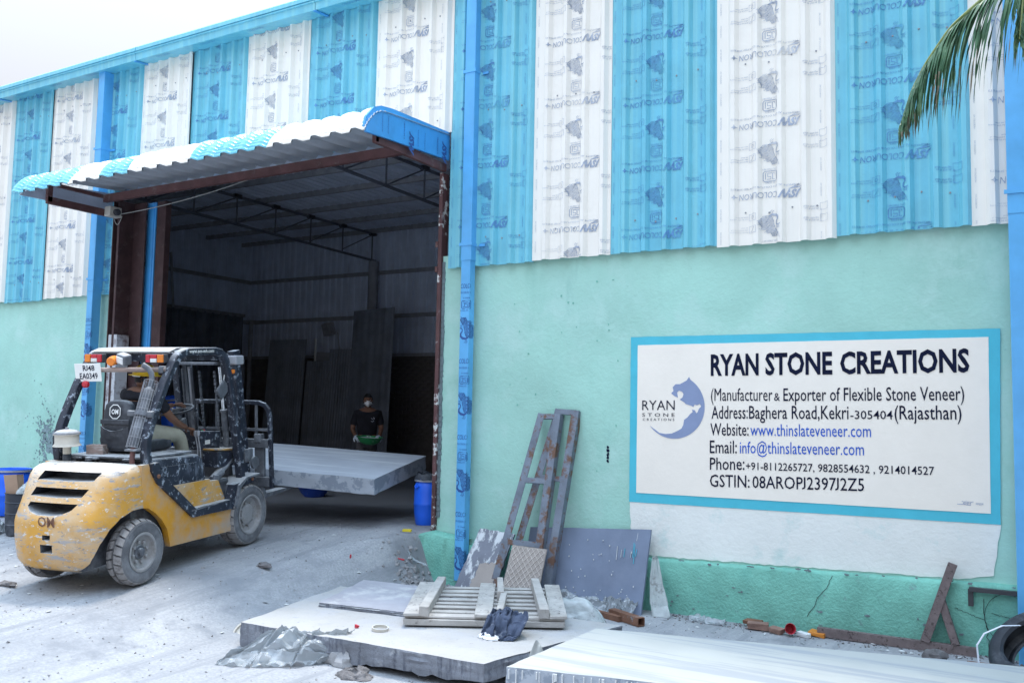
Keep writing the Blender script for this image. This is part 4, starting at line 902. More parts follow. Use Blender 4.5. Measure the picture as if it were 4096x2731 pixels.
# mast, tilted back
MS = link(bpy.data.objects.new('mast', None), FK)
def mp(x, z, dy=0): return (x, 1.985-(z-.25)*.142+dy, z)
for s in (-1, 1):
    b = MB(); b.tube([mp(s*.375, .20, -.02), mp(s*.375, 2.13, -.02)], .060, sq=[(.66, 1.0), (-.66, 1.0), (-.66, -1.0), (.66, -1.0)], upv=(1, 0, 0)); q = b.build('outer_rail', 'black_worn', MS)
    b = MB(); b.tube([mp(s*.295, .24, .03), mp(s*.295, 2.06, .03)], .045, sq=[(.7, 1.2), (-.7, 1.2), (-.7, -1.2), (.7, -1.2)], upv=(1, 0, 0)); b.build('inner_rail', 'machine', MS)
    b = MB(); b.tube([mp(s*.20, .3, -.05), mp(s*.20, 1.45, -.05)], .036, 14); b.tube([mp(s*.20, 1.45, -.05), mp(s*.20, 1.47, -.05)], .045, 14); b.build('lift_cylinder', 'machine', MS, smooth=40)
    b = MB(); b.tube([mp(s*.20, 1.46, -.05), mp(s*.20, 1.95, -.05)], .022, 12); b.build('piston_rod', 'chrome' if s > 0 else 'grey_steel', MS, smooth=40)
    b = MB()
    for k in range(34): b.box(mp(s*.10, .5+k*.042, -.02), (.022 if k % 2 else .030, .018, .034))
    b.build('lift_chain', 'machine', MS)
b = MB(); b.box(mp(0, 2.06, 0), (.80, .10, .07), bev=.008); b.build('top_crossbar', 'black_worn', MS)
b = MB(); b.box(mp(-.12, 1.985, -.02), (.56, .16, .03), bev=.006); b.build('crosshead', 'machine', MS)
b = MB(); b.box(mp(0, 1.0, -.04), (.66, .06, .09)); b.box(mp(0, .45, -.04), (.66, .06, .12)); b.build('lower_crossbar', 'machine', MS)
b = MB(); b.tube([mp(-.14, 1.95, -.1), mp(-.13, 1.5, -.12), mp(-.15, 1.1, -.10), mp(-.18, .9, -.08)], .016, 8); b.tube([mp(-.26, 1.92, -.1), mp(-.25, 1.4, -.12), mp(-.24, .9, -.1)], .014, 8); b.build('hose', 'black', MS, smooth=50)
for s in (-1, 1):
    b = MB(); b.box(mp(s*.42, .95, .02), (.03, .16, .15), bev=.02); b.lathe([(.07, 0), (.07, .03)], 16, Matrix.Translation(mp(s*.43, .86, .09)) @ Matrix.Rotation(PI/2, 4, 'Y')); b.build('mast_bracket', 'machine', MS, smooth=40)
# fork carriage with load backrest, forks
CG = link(bpy.data.objects.new('fork_carriage', None), FK)
bp_ = [(.58, 2.13, .55), (.58, 2.11, 1.0), (.58, 2.09, 1.36), (.565, 2.085, 1.45), (.52, 2.08, 1.505), (.44, 2.08, 1.53), (.0, 2.08, 1.535)]
b = MB(); b.tube(bp_+[(-x, y, z) for x, y, z in bp_[-2::-1]], .024, sq=SQ); b.build('backrest_frame', 'black_worn', CG)
b = MB()
for x in (-.40, -.13, .13, .40): b.box((x, 2.095, 1.30), (.03, .014, .46))
b.build('backrest_bar', 'machine', CG)
b = MB(); b.box((0, 2.09, 1.22), (1.15, .02, .03)); b.box((0, 2.12, 1.06), (1.16, .06, .10), bev=.006); b.box((0, 2.14, .62), (1.16, .06, .11), bev=.006); b.build('carriage_plate', 'machine', CG)
for s in (-1, 1):
    b = MB(); b.box((s*.42, 2.14, .84), (.12, .05, .50), bev=.008); b.box((s*.42, 2.12, 1.12), (.09, .09, .10), bev=.012); b.prism([(2.12, .43), (2.17, .43), (3.25, .455), (3.25, .47), (2.17, .48), (2.12, .60)], 0, s*.42-.06, s*.42+.06); b.build('fork', 'machine', CG)
# wheels: tyre with tread blocks, rim, hub, nuts
NUT = MB().lathe([(.016, 0), (.016, .02), (.010, .024)], 6).mesh('wheel_nut', 'rim')
def wheel(x, y, r, wd, rimr, s, name):
    e = link(bpy.data.objects.new(name, None), FK); e.location = (x, y, r); e.rotation_euler = (0, s*PI/2, 0)
    h = wd/2
    t = MB(); t.lathe([(rimr, -h*.85), (rimr+.02, -h*.95), (r*.80, -h), (r*.93, -h*.92), (r-.022, -h*.80), (r-.024, 0), (r-.022, h*.80), (r*.93, h*.92), (r*.80, h), (rimr+.02, h*.95), (rimr, h*.85), (rimr-.01, 0)], 40, caps=False)
    t.lathe([(r*.86, h*.985), (r*.87, h*1.02), (r*.885, h*.965)], 40, caps=False)
    t.build('tyre', 'tyre', e, smooth=50)
    q = MB(); n = 22
    for k in range(n):
        for side in (-1, 1):
            a = 2*PI*(k+(.5 if side > 0 else 0))/n; da = 2*PI/n*.80
            pts = []
            for dz, (ra) in ((0.012, 0), (h*.5, 0), (h*.93, -.018)):
                for dd in (-.5, .5):
                    tw = .35*da*(dz/h)
                    ang = a+dd*da+tw; pts.append((ang, side*dz, r+ra))
            vs = [(rr_*math.cos(g_), rr_*math.sin(g_), z_) for g_, z_, rr_ in pts]+[((rr_-.03)*math.cos(g_), (rr_-.03)*math.sin(g_), z_) for g_, z_, rr_ in pts]
            q.add(vs, [(0, 1, 3, 2), (2, 3, 5, 4), (0, 2, 8, 6), (2, 4, 10, 8), (1, 7, 9, 3), (3, 9, 11, 5), (0, 6, 7, 1), (4, 5, 11, 10)])
    q.build('tread', 'tread', e)
    d = MB(); d.lathe([(rimr+.012, h*.97), (rimr+.004, h*1.0), (rimr-.012, h*.95), (rimr-.02, h*.60), (rimr*.62, h*.42), (rimr*.60, h*.40), (rimr*.35, h*.42), (.0, h*.42)], 32, caps=False); d.lathe([(rimr, -h*.9), (rimr*.3, -h*.5), (0, -h*.5)], 24, caps=False); d.build('rim', 'rim', e, smooth=40)
    u = MB()
    if name == 'drive_wheel': u.lathe([(rimr*.55, h*.40), (rimr*.55, h*.62), (rimr*.50, h*.68), (rimr*.36, h*.70), (0, h*.70)], 24, caps=False)
    else: u.lathe([(rimr*.40, h*.40), (rimr*.36, h*.58), (rimr*.22, h*.60), (rimr*.20, h*.85), (rimr*.12, h*.9), (0, h*.9)], 20, caps=False)
    u.build('hub', 'machine' if name != 'drive_wheel' else 'rim', e, smooth=40)
    for k in range(8):
        a = 2*PI*k/8+.2; rr_ = rimr*(.60 if name == 'drive_wheel' else .55); o = link(bpy.data.objects.new('wheel_nut', NUT), e); o.location = (rr_*math.cos(a), rr_*math.sin(a), h*.44)
    return e
wheel(.485, 0, .303, .175, .170, 1, 'steer_wheel'); wheel(-.485, 0, .303, .175, .170, -1, 'steer_wheel')
wheel(.480, 1.69, .335, .225, .205, 1, 'drive_wheel'); wheel(-.480, 1.69, .335, .225, .205, -1, 'drive_wheel')
for s in (-1, 1):
    b = MB(); b.prism([(1.42, .45), (1.50, .66), (1.62, .735), (1.86, .75), (1.86, .765), (1.60, .755), (1.47, .69), (1.40, .47)], 0, s*.37, s*.60); b.build('mudguard', 'machine', FK)
FKM = Matrix.Translation(FK.location) @ FK.rotation_euler.to_matrix().to_4x4()
# the brick lying on the hood
o = thing('hood_block', 'small brown wooden block lying on the forklift hood', 'block'); o.matrix_world = FKM @ Matrix.Translation((-.195, .28, 1.185))
b = MB(); b.box((0, 0, 0), (.175, .10, .10), rot=(0, 0, R(10)), bev=.006); b.build('body', 'wood_red', o)
# the stone slab carried on the forks
o = thing('carried_slab', 'large smooth grey slab with pale streaks carried on the forklift forks', 'slab'); o.matrix_world = FKM @ Matrix.Translation((0, 2.58, .70)) @ Euler((R(2.7), R(2.3), 0)).to_matrix().to_4x4()
def slab(parent, lx, ly, th, top='resin_slab', sidem='resin_side', seed=0, rough=.01):
    n, m = int(lx/.08), int(ly/.08)
    e = lambda a, k: rough*ns(a*7, k*5.5, seed)
    b = MB()
    def P(u, v, z): return (-lx/2+lx*u+e(v*ly, 1)*(1 if u in (0, 1) else 0), ly*v+e(u*lx, 2)*(1 if v in (0, 1) else 0), z)
    b.grid(lambda u, v: (P(u, v, 0)[0], P(u, v, 0)[1], rough*.3*ns(u*lx*3, v*ly*3, seed)), n, m); b.build('top_face', top, parent, smooth=60)
    b = MB()
    ring = [(i/n, 0) for i in range(n)]+[(1, j/m) for j in range(m)]+[(1-i/n, 1) for i in range(n)]+[(0, 1-j/m) for j in range(m)]
    k = len(ring); vs = []
    for f in (0, .15, .5, .85, 1):
        for q, (u, v) in enumerate(ring):
            x, y, z = P(u, v, 0); z = rough*.3*ns(u*lx*3, v*ly*3, seed)-th*f-(abs(ns(q*.3, seed))*rough*1.5 if f == 1 else 0)
            d = rough*.9*ns(q*.45, f*3, seed+2) if 0 < f else 0
            vs.append((x+d*(1 if u in (0, 1) else .2), y+d*(1 if v in (0, 1) else .2), z))
    fs = [(j*k+i, j*k+(i+1) % k, (j+1)*k+(i+1) % k, (j+1)*k+i) for j in range(4) for i in range(k)]+[tuple(4*k+i for i in range(k))]
    b.add(vs, fs); b.build('cut_edge', sidem, parent, smooth=45)
slab(o, 3.30, 1.55, .185)

# ================================================================== things in the yard
def slabq(parent, c, zt, th, top, sidem, seed=0, rough=.012, step=.07, ztf=None, thf=None):
    """slab over the quad c (four xy corners, counter-clockwise from front left) with broken edges"""
    c = [Vector((*p, 0)) for p in c]
    lx = (c[1]-c[0]).length; ly = (c[3]-c[0]).length; n, m = max(2, int(lx/step)), max(2, int(ly/step))
    ztf = ztf or (lambda u, v: zt); thf = thf or (lambda u, v: th)
    def P(u, v):
        p = c[0]*(1-u)*(1-v)+c[1]*u*(1-v)+c[2]*u*v+c[3]*(1-u)*v
        cen = (c[0]+c[1]+c[2]+c[3])/4; d = (p-cen).normalized()
        if u in (0, 1) or v in (0, 1): p = p+d*rough*(ns(p.x*6, p.y*6, seed)+.7*ns(p.x*19, p.y*19, seed))
        return p.x, p.y, ztf(u, v)+rough*.25*ns(p.x*4, p.y*4, seed)
    b = MB(); b.grid(lambda u, v: P(u, v), n, m); b.build('top_face', top, parent, smooth=60)
    ring = [(i/n, 0) for i in range(n)]+[(1, j/m) for j in range(m)]+[(1-i/n, 1) for i in range(n)]+[(0, 1-j/m) for j in range(m)]
    k = len(ring); vs = []; fr = [0, .08, .25, .4, .55, .7, .85, 1]
    for f in fr:
        for q, (u, v) in enumerate(ring):
            x, y, z = P(u, v); ce = (c[0]+c[1]+c[2]+c[3])/4; d = (Vector((x, y, 0))-ce).normalized()
            o = 0 if f == 0 else rough*(.9*ns(x*11, y*11, f*9+seed)+.5*ns(f*6, q*.07, seed))
            zz = z-thf(u, v)*f-(abs(ns(x*5, y*5, seed+4))*rough*2.2 if f == 1 else 0)
            vs.append((x+d.x*o, y+d.y*o, zz))
    fs = [(j*k+i, j*k+(i+1) % k, (j+1)*k+(i+1) % k, (j+1)*k+i) for j in range(len(fr)-1) for i in range(k)]+[tuple((len(fr)-1)*k+i for i in range(k))]
    b = MB(); b.add(vs, fs); b.build('cut_edge', sidem, parent, smooth=35)
SL = thing('stone_slab', 'thick rough grey stone slab lying under the wooden pallet', 'slab', (0, 0, 0))
slabq(SL, [(-5.67, 5.34), (-3.39, 5.43), (-3.05, 7.05), (-6.02, 6.95)], .20, .15, 'stone_top', 'stone_side', 3, .018, .06, thf=lambda u, v: .185-.06*u)
for k, (x, y) in enumerate(((-3.55, 5.8), (-3.4, 6.6), (-4.6, 5.75))):
    q = MB(); q.lathe([(.0, 0), (.09, .0), (.10, .05), (.05, .09), (0, .09)], 9, Matrix.Translation((x, y, -.01)), caps=False); q.v = [(a+.02*ns(a*9, b_*9), b_+.02*ns(b_*9, a*7), c_) for a, b_, c_ in q.v]
    o = q.build('support_stone', 'rock_dk'); setp(o, ('low dark stone propping the thick slab near its front right corner', 'low dark stone propping the thick slab under its right edge', 'low dark stone propping the thick slab under its front edge')[k], 'stone')
TS = thing('thin_slab', 'thin dusty stone sheet with chipped edge lying on the thick slab', 'slab', (0, 0, 0))
slabq(TS, [(-5.55, 6.13), (-4.40, 6.30), (-4.9, 7.30), (-5.93, 7.18)], .238, .03, 'thin_stone', 'stone_side', 8, .014, .06)
# --- pallet
PA = math.atan2(.67, 1.15)
PT = thing('wooden_pallet', 'weathered timber pallet lying upside down on the thick stone slab', 'pallet', (-4.50, 5.95, .215), (0, 0, PA))
def plank(name, c, d, rot=(0, 0, 0)):
    b = MB(); n = 8; L_ = max(d); axi = d.index(L_); vs = []
    b.box(c, d, rot=rot, jit=.004)
    o = b.build(name, 'wood', PT); md = o.modifiers.new('b', 'BEVEL'); md.width = .004; md.segments = 1; return o
for k in range(8): plank('slat', (.665, .06+k*.166+random.uniform(-.01, .01), .062+random.uniform(-.003, .003)), (1.30, .088, .022), (0, 0, R(random.uniform(-.6, .6))))
for k, v in enumerate((.05, 1.27)): plank('runner', (.665, v, .025), (1.31, .10, .048))
for u in (.075, .655, 1.262): plank('board', (u, .66, .087), (.14, 1.33, .026))
for u, rz in ((.195, -1.5), (1.125, 2.0)): plank('bearer', (u, .66, .115), (.078, 1.34, .080), (0, 0, R(rz)))
plank('bearer', (.775, 1.02, .115), (.058, .68, .078), (0, 0, R(1.5))); plank('bearer', (.800, .34, .110), (.058, .66, .07), (0, 0, R(-2)))
b = MB()
for k in range(90):
    u = random.choice((.075, .655, 1.262))+random.uniform(-.055, .055); v = random.uniform(.05, 1.3); a = random.uniform(0, PI)
    g = stroke([(u-.016*math.cos(a), v-.016*math.sin(a)), (u+.004, v+.003), (u+.016*math.cos(a), v+.016*math.sin(a))], .005); b.add([(x, y, .1035) for x, y in g[0]], g[1])
b.build('bark_fleck', 'cloth_rag', PT, fixn=False)
# --- crumpled cloths
def crumple(name, c, rx, ry, h, m, label, cat, seed, fold=3.2, drape=None, sm=70):
    b = MB()
    def fn(u, v):
        r = math.sqrt(v)*1.0; a = 2*PI*u; x = math.cos(a)*r; y = math.sin(a)*r
        e = 1+.30*ns(math.cos(a)*1.3, math.sin(a)*1.3, seed)
        z = h*max(0, (1-r**2.2))*(.75+.5*ns(x*1.7, y*1.7, seed))+h*.55*abs(ns(x*fold, y*fold, seed+1))*(1.1-.6*r)+h*.22*abs(ns(x*fold*2.4, y*fold*2.4, seed+2))
        return (x*rx*e+.03*ns(x*3, y*3, seed+5), y*ry*e+.03*ns(x*3, y*3, seed+6), z+(drape(x, y) if drape else 0))
    b.grid(fn, 44, 22); b.grid(lambda u, v: (fn(u, v)[0], fn(u, v)[1], fn(u, v)[2]-.006), 44, 22)
    o = b.build(name, m, smooth=sm); o.location = c; return setp(o, label, cat)
crumple('cloth_scrap', (-3.72, 6.05, .205), .10, .06, .04, 'maskw', 'pale cloth scrap poking from under the navy cloth', 'cloth', 14)
crumple('dirty_rag', (-4.36, 5.22, 0), .15, .10, .07, 'cloth_rag', 'dirty grey rag crumpled on the ground in the foreground', 'rag', 17, 4)
# --- plastic films
def film(name, pts, nu, nv, m, label, cat, amp, seed, th=.003, fr=3.):
    """pts: rows of 3d points interpolated to a folded sheet"""
    A = np.array(pts, float); nr, nc = A.shape[:2]
    def at(u, v):
        x = u*(nc-1); y = v*(nr-1); i = min(int(x), nc-2); j = min(int(y), nr-2); f = x-i; g = y-j; f = f*f*(3-2*f); g = g*g*(3-2*g)
        p = A[j, i]*(1-f)*(1-g)+A[j, i+1]*f*(1-g)+A[j+1, i]*(1-f)*g+A[j+1, i+1]*f*g
        q = amp*(abs(ns(u*fr*2, v*fr, seed))-.25)+amp*.5*ns(u*fr*4, v*fr*3, seed+1)
        return (p[0]+.5*q, p[1]-.3*q, max(p[2]+q, ground_z(p[0], p[1])+.004))
    b = MB(); b.shell(at, nu, nv, th); return setp(b.build(name, m, smooth=25), label, cat)
film('plastic_sheet', [[(-5.42, 4.86, .01), (-5.15, 4.93, .02), (-4.90, 5.12, .02), (-4.78, 5.32, .02)], [(-5.44, 4.90, .03), (-5.18, 5.10, .12), (-4.92, 5.22, .12), (-4.72, 5.42, .10)], [(-5.43, 4.92, .02), (-5.15, 5.26, .24), (-4.95, 5.34, .18), (-4.70, 5.52, .22)], [(-5.42, 4.95, .02), (-5.10, 5.34, .20), (-4.90, 5.42, .22), (-4.68, 5.58, .20)]], 40, 26, 'film', 'crumpled clear plastic sheet with mud lying in front of the thick slab', 'plastic sheet', .10, 5, fr=3.6)
film('crumpled_cloth', [[(-3.833, 6.33, 0.349), (-3.761, 6.373, 0.37), (-3.674, 6.373, 0.328), (-3.602, 6.358, 0.342)], [(-3.818, 6.229, 0.37), (-3.746, 6.243, 0.342), (-3.646, 6.258, 0.384), (-3.53, 6.286, 0.349)], [(-3.804, 6.128, 0.328), (-3.718, 6.142, 0.37), (-3.617, 6.157, 0.328), (-3.487, 6.214, 0.335)], [(-3.804, 6.056, 0.243), (-3.703, 6.07, 0.3), (-3.602, 6.085, 0.235), (-3.502, 6.128, 0.243)], [(-3.79, 6.027, 0.215), (-3.689, 6.02, 0.215), (-3.617, 6.027, 0.215), (-3.53, 6.07, 0.215)]], 44, 36, 'cloth_blue', 'crumpled navy cloth with pale trim hanging over the pallet front', 'cloth', .065, 11, .006, 2.8)
film('plastic_strip', [[(-3.34, 8.46, .56), (-3.29, 8.47, .55)], [(-3.36, 8.44, .35), (-3.23, 8.45, .33)], [(-3.34, 8.40, .12), (-3.16, 8.42, .10)], [(-3.30, 8.36, .0), (-3.13, 8.38, .01)]], 12, 30, 'film_thick', 'milky plastic strip hanging beside the grey board', 'plastic sheet', .03, 9, fr=1.5)
film('plastic_bag', [[(-4.35, 8.10, .01), (-4.0, 8.05, .02), (-3.70, 8.12, .02)], [(-4.40, 8.22, .08), (-4.05, 8.2, .10), (-3.72, 8.25, .08)], [(-4.40, 8.34, .16), (-4.10, 8.36, .12), (-3.75, 8.40, .10)]], 30, 16, 'film', 'wrinkled clear plastic lying at the foot of the grey board', 'plastic bag', .10, 21, fr=3)
film('plastic_bag', [[(-3.75, 8.18, .01), (-3.60, 8.2, .02), (-3.46, 8.24, .02)], [(-3.78, 8.28, .14), (-3.62, 8.28, .12), (-3.44, 8.32, .12)], [(-3.76, 8.36, .05), (-3.60, 8.40, .14), (-3.46, 8.42, .05)]], 22, 16, 'film', 'small bunched clear bag beside the rusty channel', 'plastic bag', .10, 25, fr=3)
film('plastic_bag', [[(-3.42, 7.00, .02), (-3.28, 7.02, .02), (-3.12, 7.05, .02)], [(-3.46, 7.1, .12), (-3.30, 7.12, .16), (-3.14, 7.14, .10)], [(-3.46, 7.22, .02), (-3.30, 7.26, .1), (-3.16, 7.3, .02)]], 20, 14, 'film_thick', 'white plastic bag squeezed between the two slabs', 'plastic bag', .09, 29, fr=3)
film('plastic_scrap', [[(-2.95, 8.40, .01), (-2.78, 8.36, .01), (-2.60, 8.38, .01)], [(-2.98, 8.50, .04), (-2.80, 8.48, .05), (-2.62, 8.50, .03)]], 18, 8, 'film', 'flat torn plastic scrap on the ground below the sign', 'plastic scrap', .05, 33)
crumple('plastic_cover', (-3.72, 7.55, .0), .34, .24, .26, 'film_thick', 'milky dome of plastic sheet behind the white slab', 'plastic sheet', 37, 1.4)
# --- leaning boards and frames
def lean_box(name, pts_bottom, pts_top, th, m, label, cat, seed=0, jag=.0):
    (a, b_), (d, c) = [Vector(p) for p in pts_bottom], [Vector(p) for p in pts_top]
    o = thing(name, label, cat, (0, 0, 0)); q = MB()
    n = 14
    def fn(u, v):
        p = a*(1-u)*(1-v)+b_*u*(1-v)+c*u*v+d*(1-u)*v
        if v == 1: p = p+(d-a).normalized()*jag*ns(u*9, seed)
        if u in (0, 1): p = p+(b_-a).normalized()*jag*ns(v*9, seed+u*3)
        return p
    q.shell(fn, n, n, th); q.build('panel', m, o); return o, a, b_, c, d
lb, *_ = lean_box('grey_board', [(-4.75, 8.30, -.02), (-3.41, 8.34, -.02)], [(-4.78, 8.57, .715), (-3.40, 8.57, .800)], .03, 'slate_board', 'large slate grey board with paint drips leaning on the green wall', 'board', jag=.004)
b = MB(); b2 = MB()
for k in range(8):
    x = -3.52-random.random()*.22; z = .78-random.random()*.25; l = random.uniform(.04, .2); w_ = random.uniform(.002, .0035)
    for bb, s in ((b if k % 2 else b2, 0),): bb.box((x, 8.30+.27*(z-l/2)/.78-.013+.034*(0), z-l/2), (w_, .010, l), rot=(R(-19.5), R(3*(k % 3-1)), 0))
for k in range(40): x = random.uniform(-4.3, -3.45); z = random.uniform(.03, .7); b.box((x, 8.30+.27*z/.78-.016, z), (.006, .010, .005+.012*random.random()), rot=(R(-19), 0, 0))
setp(b.build('paint_drip', 'paper', lb), kind='stuff'); setp(b2.build('paint_drip', 'sign_blue', lb), kind='stuff')
M['marble'] = mat('banded_marble', (.17, .185, .23), .45, var=.2, vs_=3, bump=.05, streak=(.58, .61, .64), slo=.50, shi=.56, sscale=(7, 3, 3.5))
lean_box('marble_piece', [(-5.52, 8.18, .0), (-5.00, 8.12, .0)], [(-5.38, 8.50, .66), (-4.95, 8.52, .63)], .025, 'marble', 'dark banded marble piece with white veins leaning beside the downpipe', 'stone panel', 2, .02)
lean_box('plaster_piece', [(-5.28, 8.06, .0), (-4.97, 8.05, .0)], [(-5.18, 8.20, .34), (-4.97, 8.22, .36)], .02, 'tan_tile', 'small broken tan piece leaning on the marble piece', 'stone panel', 6, .03)
tl, a, b_, c, d = lean_box('textured_tile', [(-4.79, 7.93, .0), (-4.38, 7.95, .0)], [(-4.735, 8.11, .585), (-4.335, 8.11, .575)], .018, 'tan_tile', 'tan tile with diamond relief leaning inside the steel frame', 'tile', 4, .004)
ux, uy = (b_-a).normalized(), (d-a).normalized(); un = ux.cross(uy).normalized(); un = un if un.y < 0 else -un
Wd, Ht = (b_-a).length, (d-a).length; b = MB()
def bil(u, v): return a*(1-u)*(1-v)+b_*u*(1-v)+c*u*v+d*(1-u)*v
for s in (-1, 1):
    for k in range(-14, 26):
        # diagonal ridges clipped to the tile
        pts = []
        for t in np.linspace(.02, .98, 60):
            y = Ht*t; x = k*.062+s*(y-Ht/2)*.82+.05
            if .01 < x < Wd-.01: pts.append((x, y))
        if len(pts) > 2: p, q = pts[0], pts[-1]; b.tube([bil(p[0]/Wd, p[1]/Ht)+un*.010, bil((p[0]+q[0])/2/Wd, (p[1]+q[1])/2/Ht)+un*.010, bil(q[0]/Wd, q[1]/Ht)+un*.010], .0045, 4)
b.build('diamond_relief', 'tan_ridge', tl)
def ladder(name, label, LT, LF, RT_, RF, rungs, m):
    o = thing(name, label, 'steel frame', (0, 0, 0)); LT, LF, RT_, RF = [Vector(p) for p in (LT, LF, RT_, RF)]
    nx = (RT_-LT).normalized()
    for P, Q, s in ((LT, LF, 1), (RT_, RF, -1)):
        b = MB(); dv = (Q-P).normalized(); nn = dv.cross(nx).normalized(); nn = nn if nn.y < 0 else -nn
        for off, wv, tv in ((0, .084, .007), (1, .007, .084)):
            c = (P+Q)/2+(Vector((0, 0, 0)) if not off else nx*(.039*(1 if s < 0 else -1))-nn*.042)
            Rm = Matrix((nx, nn.cross(nx).normalized()*-1, nn)).transposed(); ydir = dv; xdir = (nx-ydir*nx.dot(ydir)).normalized(); zdir = xdir.cross(ydir)
            b.box(c, (wv, (Q-P).length, tv), rot=Matrix((xdir, ydir, zdir)).transposed())
        b.build('rail', m, o)
    for t in rungs:
        p = LT+(LF-LT)*t; q = RT_+(RF-RT_)*t; b = MB(); c = (p+q)/2; xd = (q-p).normalized(); yd = (LF-LT).normalized(); yd = (yd-xd*yd.dot(xd)).normalized(); zd = xd.cross(yd)
        b.box(c, ((q-p).length+.02, .055, .010), rot=Matrix((xd, yd, zd)).transposed()); b.box(c-zd*(.02 if zd.y < 0 else -.02)+yd*.022, ((q-p).length, .008, .045), rot=Matrix((xd, yd, zd)).transposed()); b.build('rung', m, o)
    return o
ladder('steel_rack', 'tapered angle-iron frame leaning on the wall, the left and nearer of two', (-4.68, 8.58, 1.94), (-5.00, 8.08, -.03), (-4.49, 8.58, 1.94), (-4.50, 8.08, -.03), (.015, .36, .685), 'gal_rust')
ladder('steel_rack', 'rusting angle-iron frame leaning on the wall behind the other frame', (-4.50, 8.64, 1.99), (-4.93, 8.20, -.03), (-4.30, 8.64, 1.98), (-4.40, 8.16, -.03), (.012, .36, .70), 'gal_rust')
# --- the white slab in the right foreground
FS = thing('white_slab', 'broad white slab with faint blue streaks in the right foreground', 'slab', (0, 0, 0))
slabq(FS, [(-3.04, 5.15), (.9, 6.08), (.6, 7.32), (-3.00, 6.44)], .30, .17, 'white_slab', 'resin_side', 12, .010, .08)
b = MB()
for k in range(26):
    u = random.uniform(.0, .35); x = -3.04+u*3.94; y = 5.15+u*.93; l = random.uniform(.03, .14); b.box((x, y-.012, .29-l/2), (random.uniform(.004, .009), .012, l))
setp(b.build('paint_drip', 'paper', FS), kind='stuff')
for k, (x, y) in enumerate(((-2.7, 5.75), (-.3, 6.5))):
    o = MB().box((x, y, .06), (.3, .5, .13), rot=(0, 0, .2), jit=.01, bev=.01).build('support_block', 'rock'); setp(o, ('grey stone block under the left end of the white slab', 'grey stone block under the right end of the white slab')[k], 'block')
crumple('foam_lump', (-3.22, 5.95, .0), .15, .13, .22, 'white_slab', 'white foam lump wedged beside the left end of the white slab', 'foam', 55, 1.2)
# --- bars along the wall
BR = thing('steel_prop', 'grey-brown steel bar lying along the wall with an A-shaped prop welded on', 'steel prop', (0, 0, 0))
b = MB(); b.tube([(-1.78, 8.50, .045), (-.51, 8.52, .04)], .038, sq=[(1, .75), (-1, .75), (-1, -.75), (1, -.75)]); b.build('base_bar', 'rust_grey', BR)
b = MB(); b.tube([(-.90, 8.51, .08), (-.68, 8.57, .74)], .036, sq=[(1, 1), (-1, 1), (-1, -1), (1, -1)], upv=(0, 1, 0)); b.build('long_leg', 'rust_grey', BR)
b = MB(); b.tube([(-.665, 8.52, .08), (-.775, 8.55, .44)], .030, sq=[(1, 1), (-1, 1), (-1, -1), (1, -1)], upv=(0, 1, 0)); b.build('short_leg', 'rust_grey', BR)
CH = thing('rusty_channel', 'short rusty steel box section lying by the plastic bags', 'steel section', (-3.42, 8.00, .045), (0, 0, R(-28)))
b = MB()
for c, d in (((0, 0, .036), (.44, .08, .006)), ((0, 0, -.036), (.44, .08, .006)), ((0, .038, 0), (.44, .006, .066)), ((0, -.038, 0), (.44, .006, .066))): b.box(c, d)
b.build('box_section', 'rusty', CH)
o = MB().box((-3.62, 8.02, .03), (.34, .06, .05), rot=(0, 0, R(-20))).build('rusty_bar', 'rusty'); setp(o, 'flat rusty bar lying beside the box section', 'steel bar')
# --- old tyre
TY = thing('old_tyre', 'worn black car tyre leaning at the foot of the right-hand downpipe', 'tyre', (-.07, 7.98, .235), (0, 0, 0))
TY.rotation_euler = Vector((-.42, -.50, .70)).to_track_quat('Z', 'Y').to_euler()
b = MB(); TY.scale = (1.12, 1.12, 1.12); b.lathe([(.19, -.07), (.205, -.09), (.25, -.10), (.285, -.085), (.300, -.06), (.303, 0), (.300, .06), (.285, .085), (.25, .10), (.205, .09), (.19, .07), (.20, .06), (.24, .075), (.27, .05), (.275, 0), (.27, -.05), (.24, -.075), (.20, -.06), (.19, -.07)], 48, caps=False); b.build('carcass', 'black_plastic', TY, smooth=40)
b = MB()
for z in (-.045, -.015, .015, .045): b.tube([(.3045*math.cos(a), .3045*math.sin(a), z) for a in np.linspace(0, 2*PI, 60, endpoint=False)], .004, 4, close=True)
b.build('tread_rib', 'black_plastic', TY)
ob = MB(); ob.tube([(-.18, 8.02, .40), (-.30, 7.95, .395), (-.42, 7.90, .33), (-.47, 7.88, .24), (-.46, 7.86, .12), (-.44, 7.85, .02)], .007, sq=[(.25, 1.6), (-.25, 1.6), (-.25, -1.6), (.25, -1.6)]); o = ob.build('packing_strap', 'strap'); setp(o, 'white packing strap looped over the old tyre', 'strap')
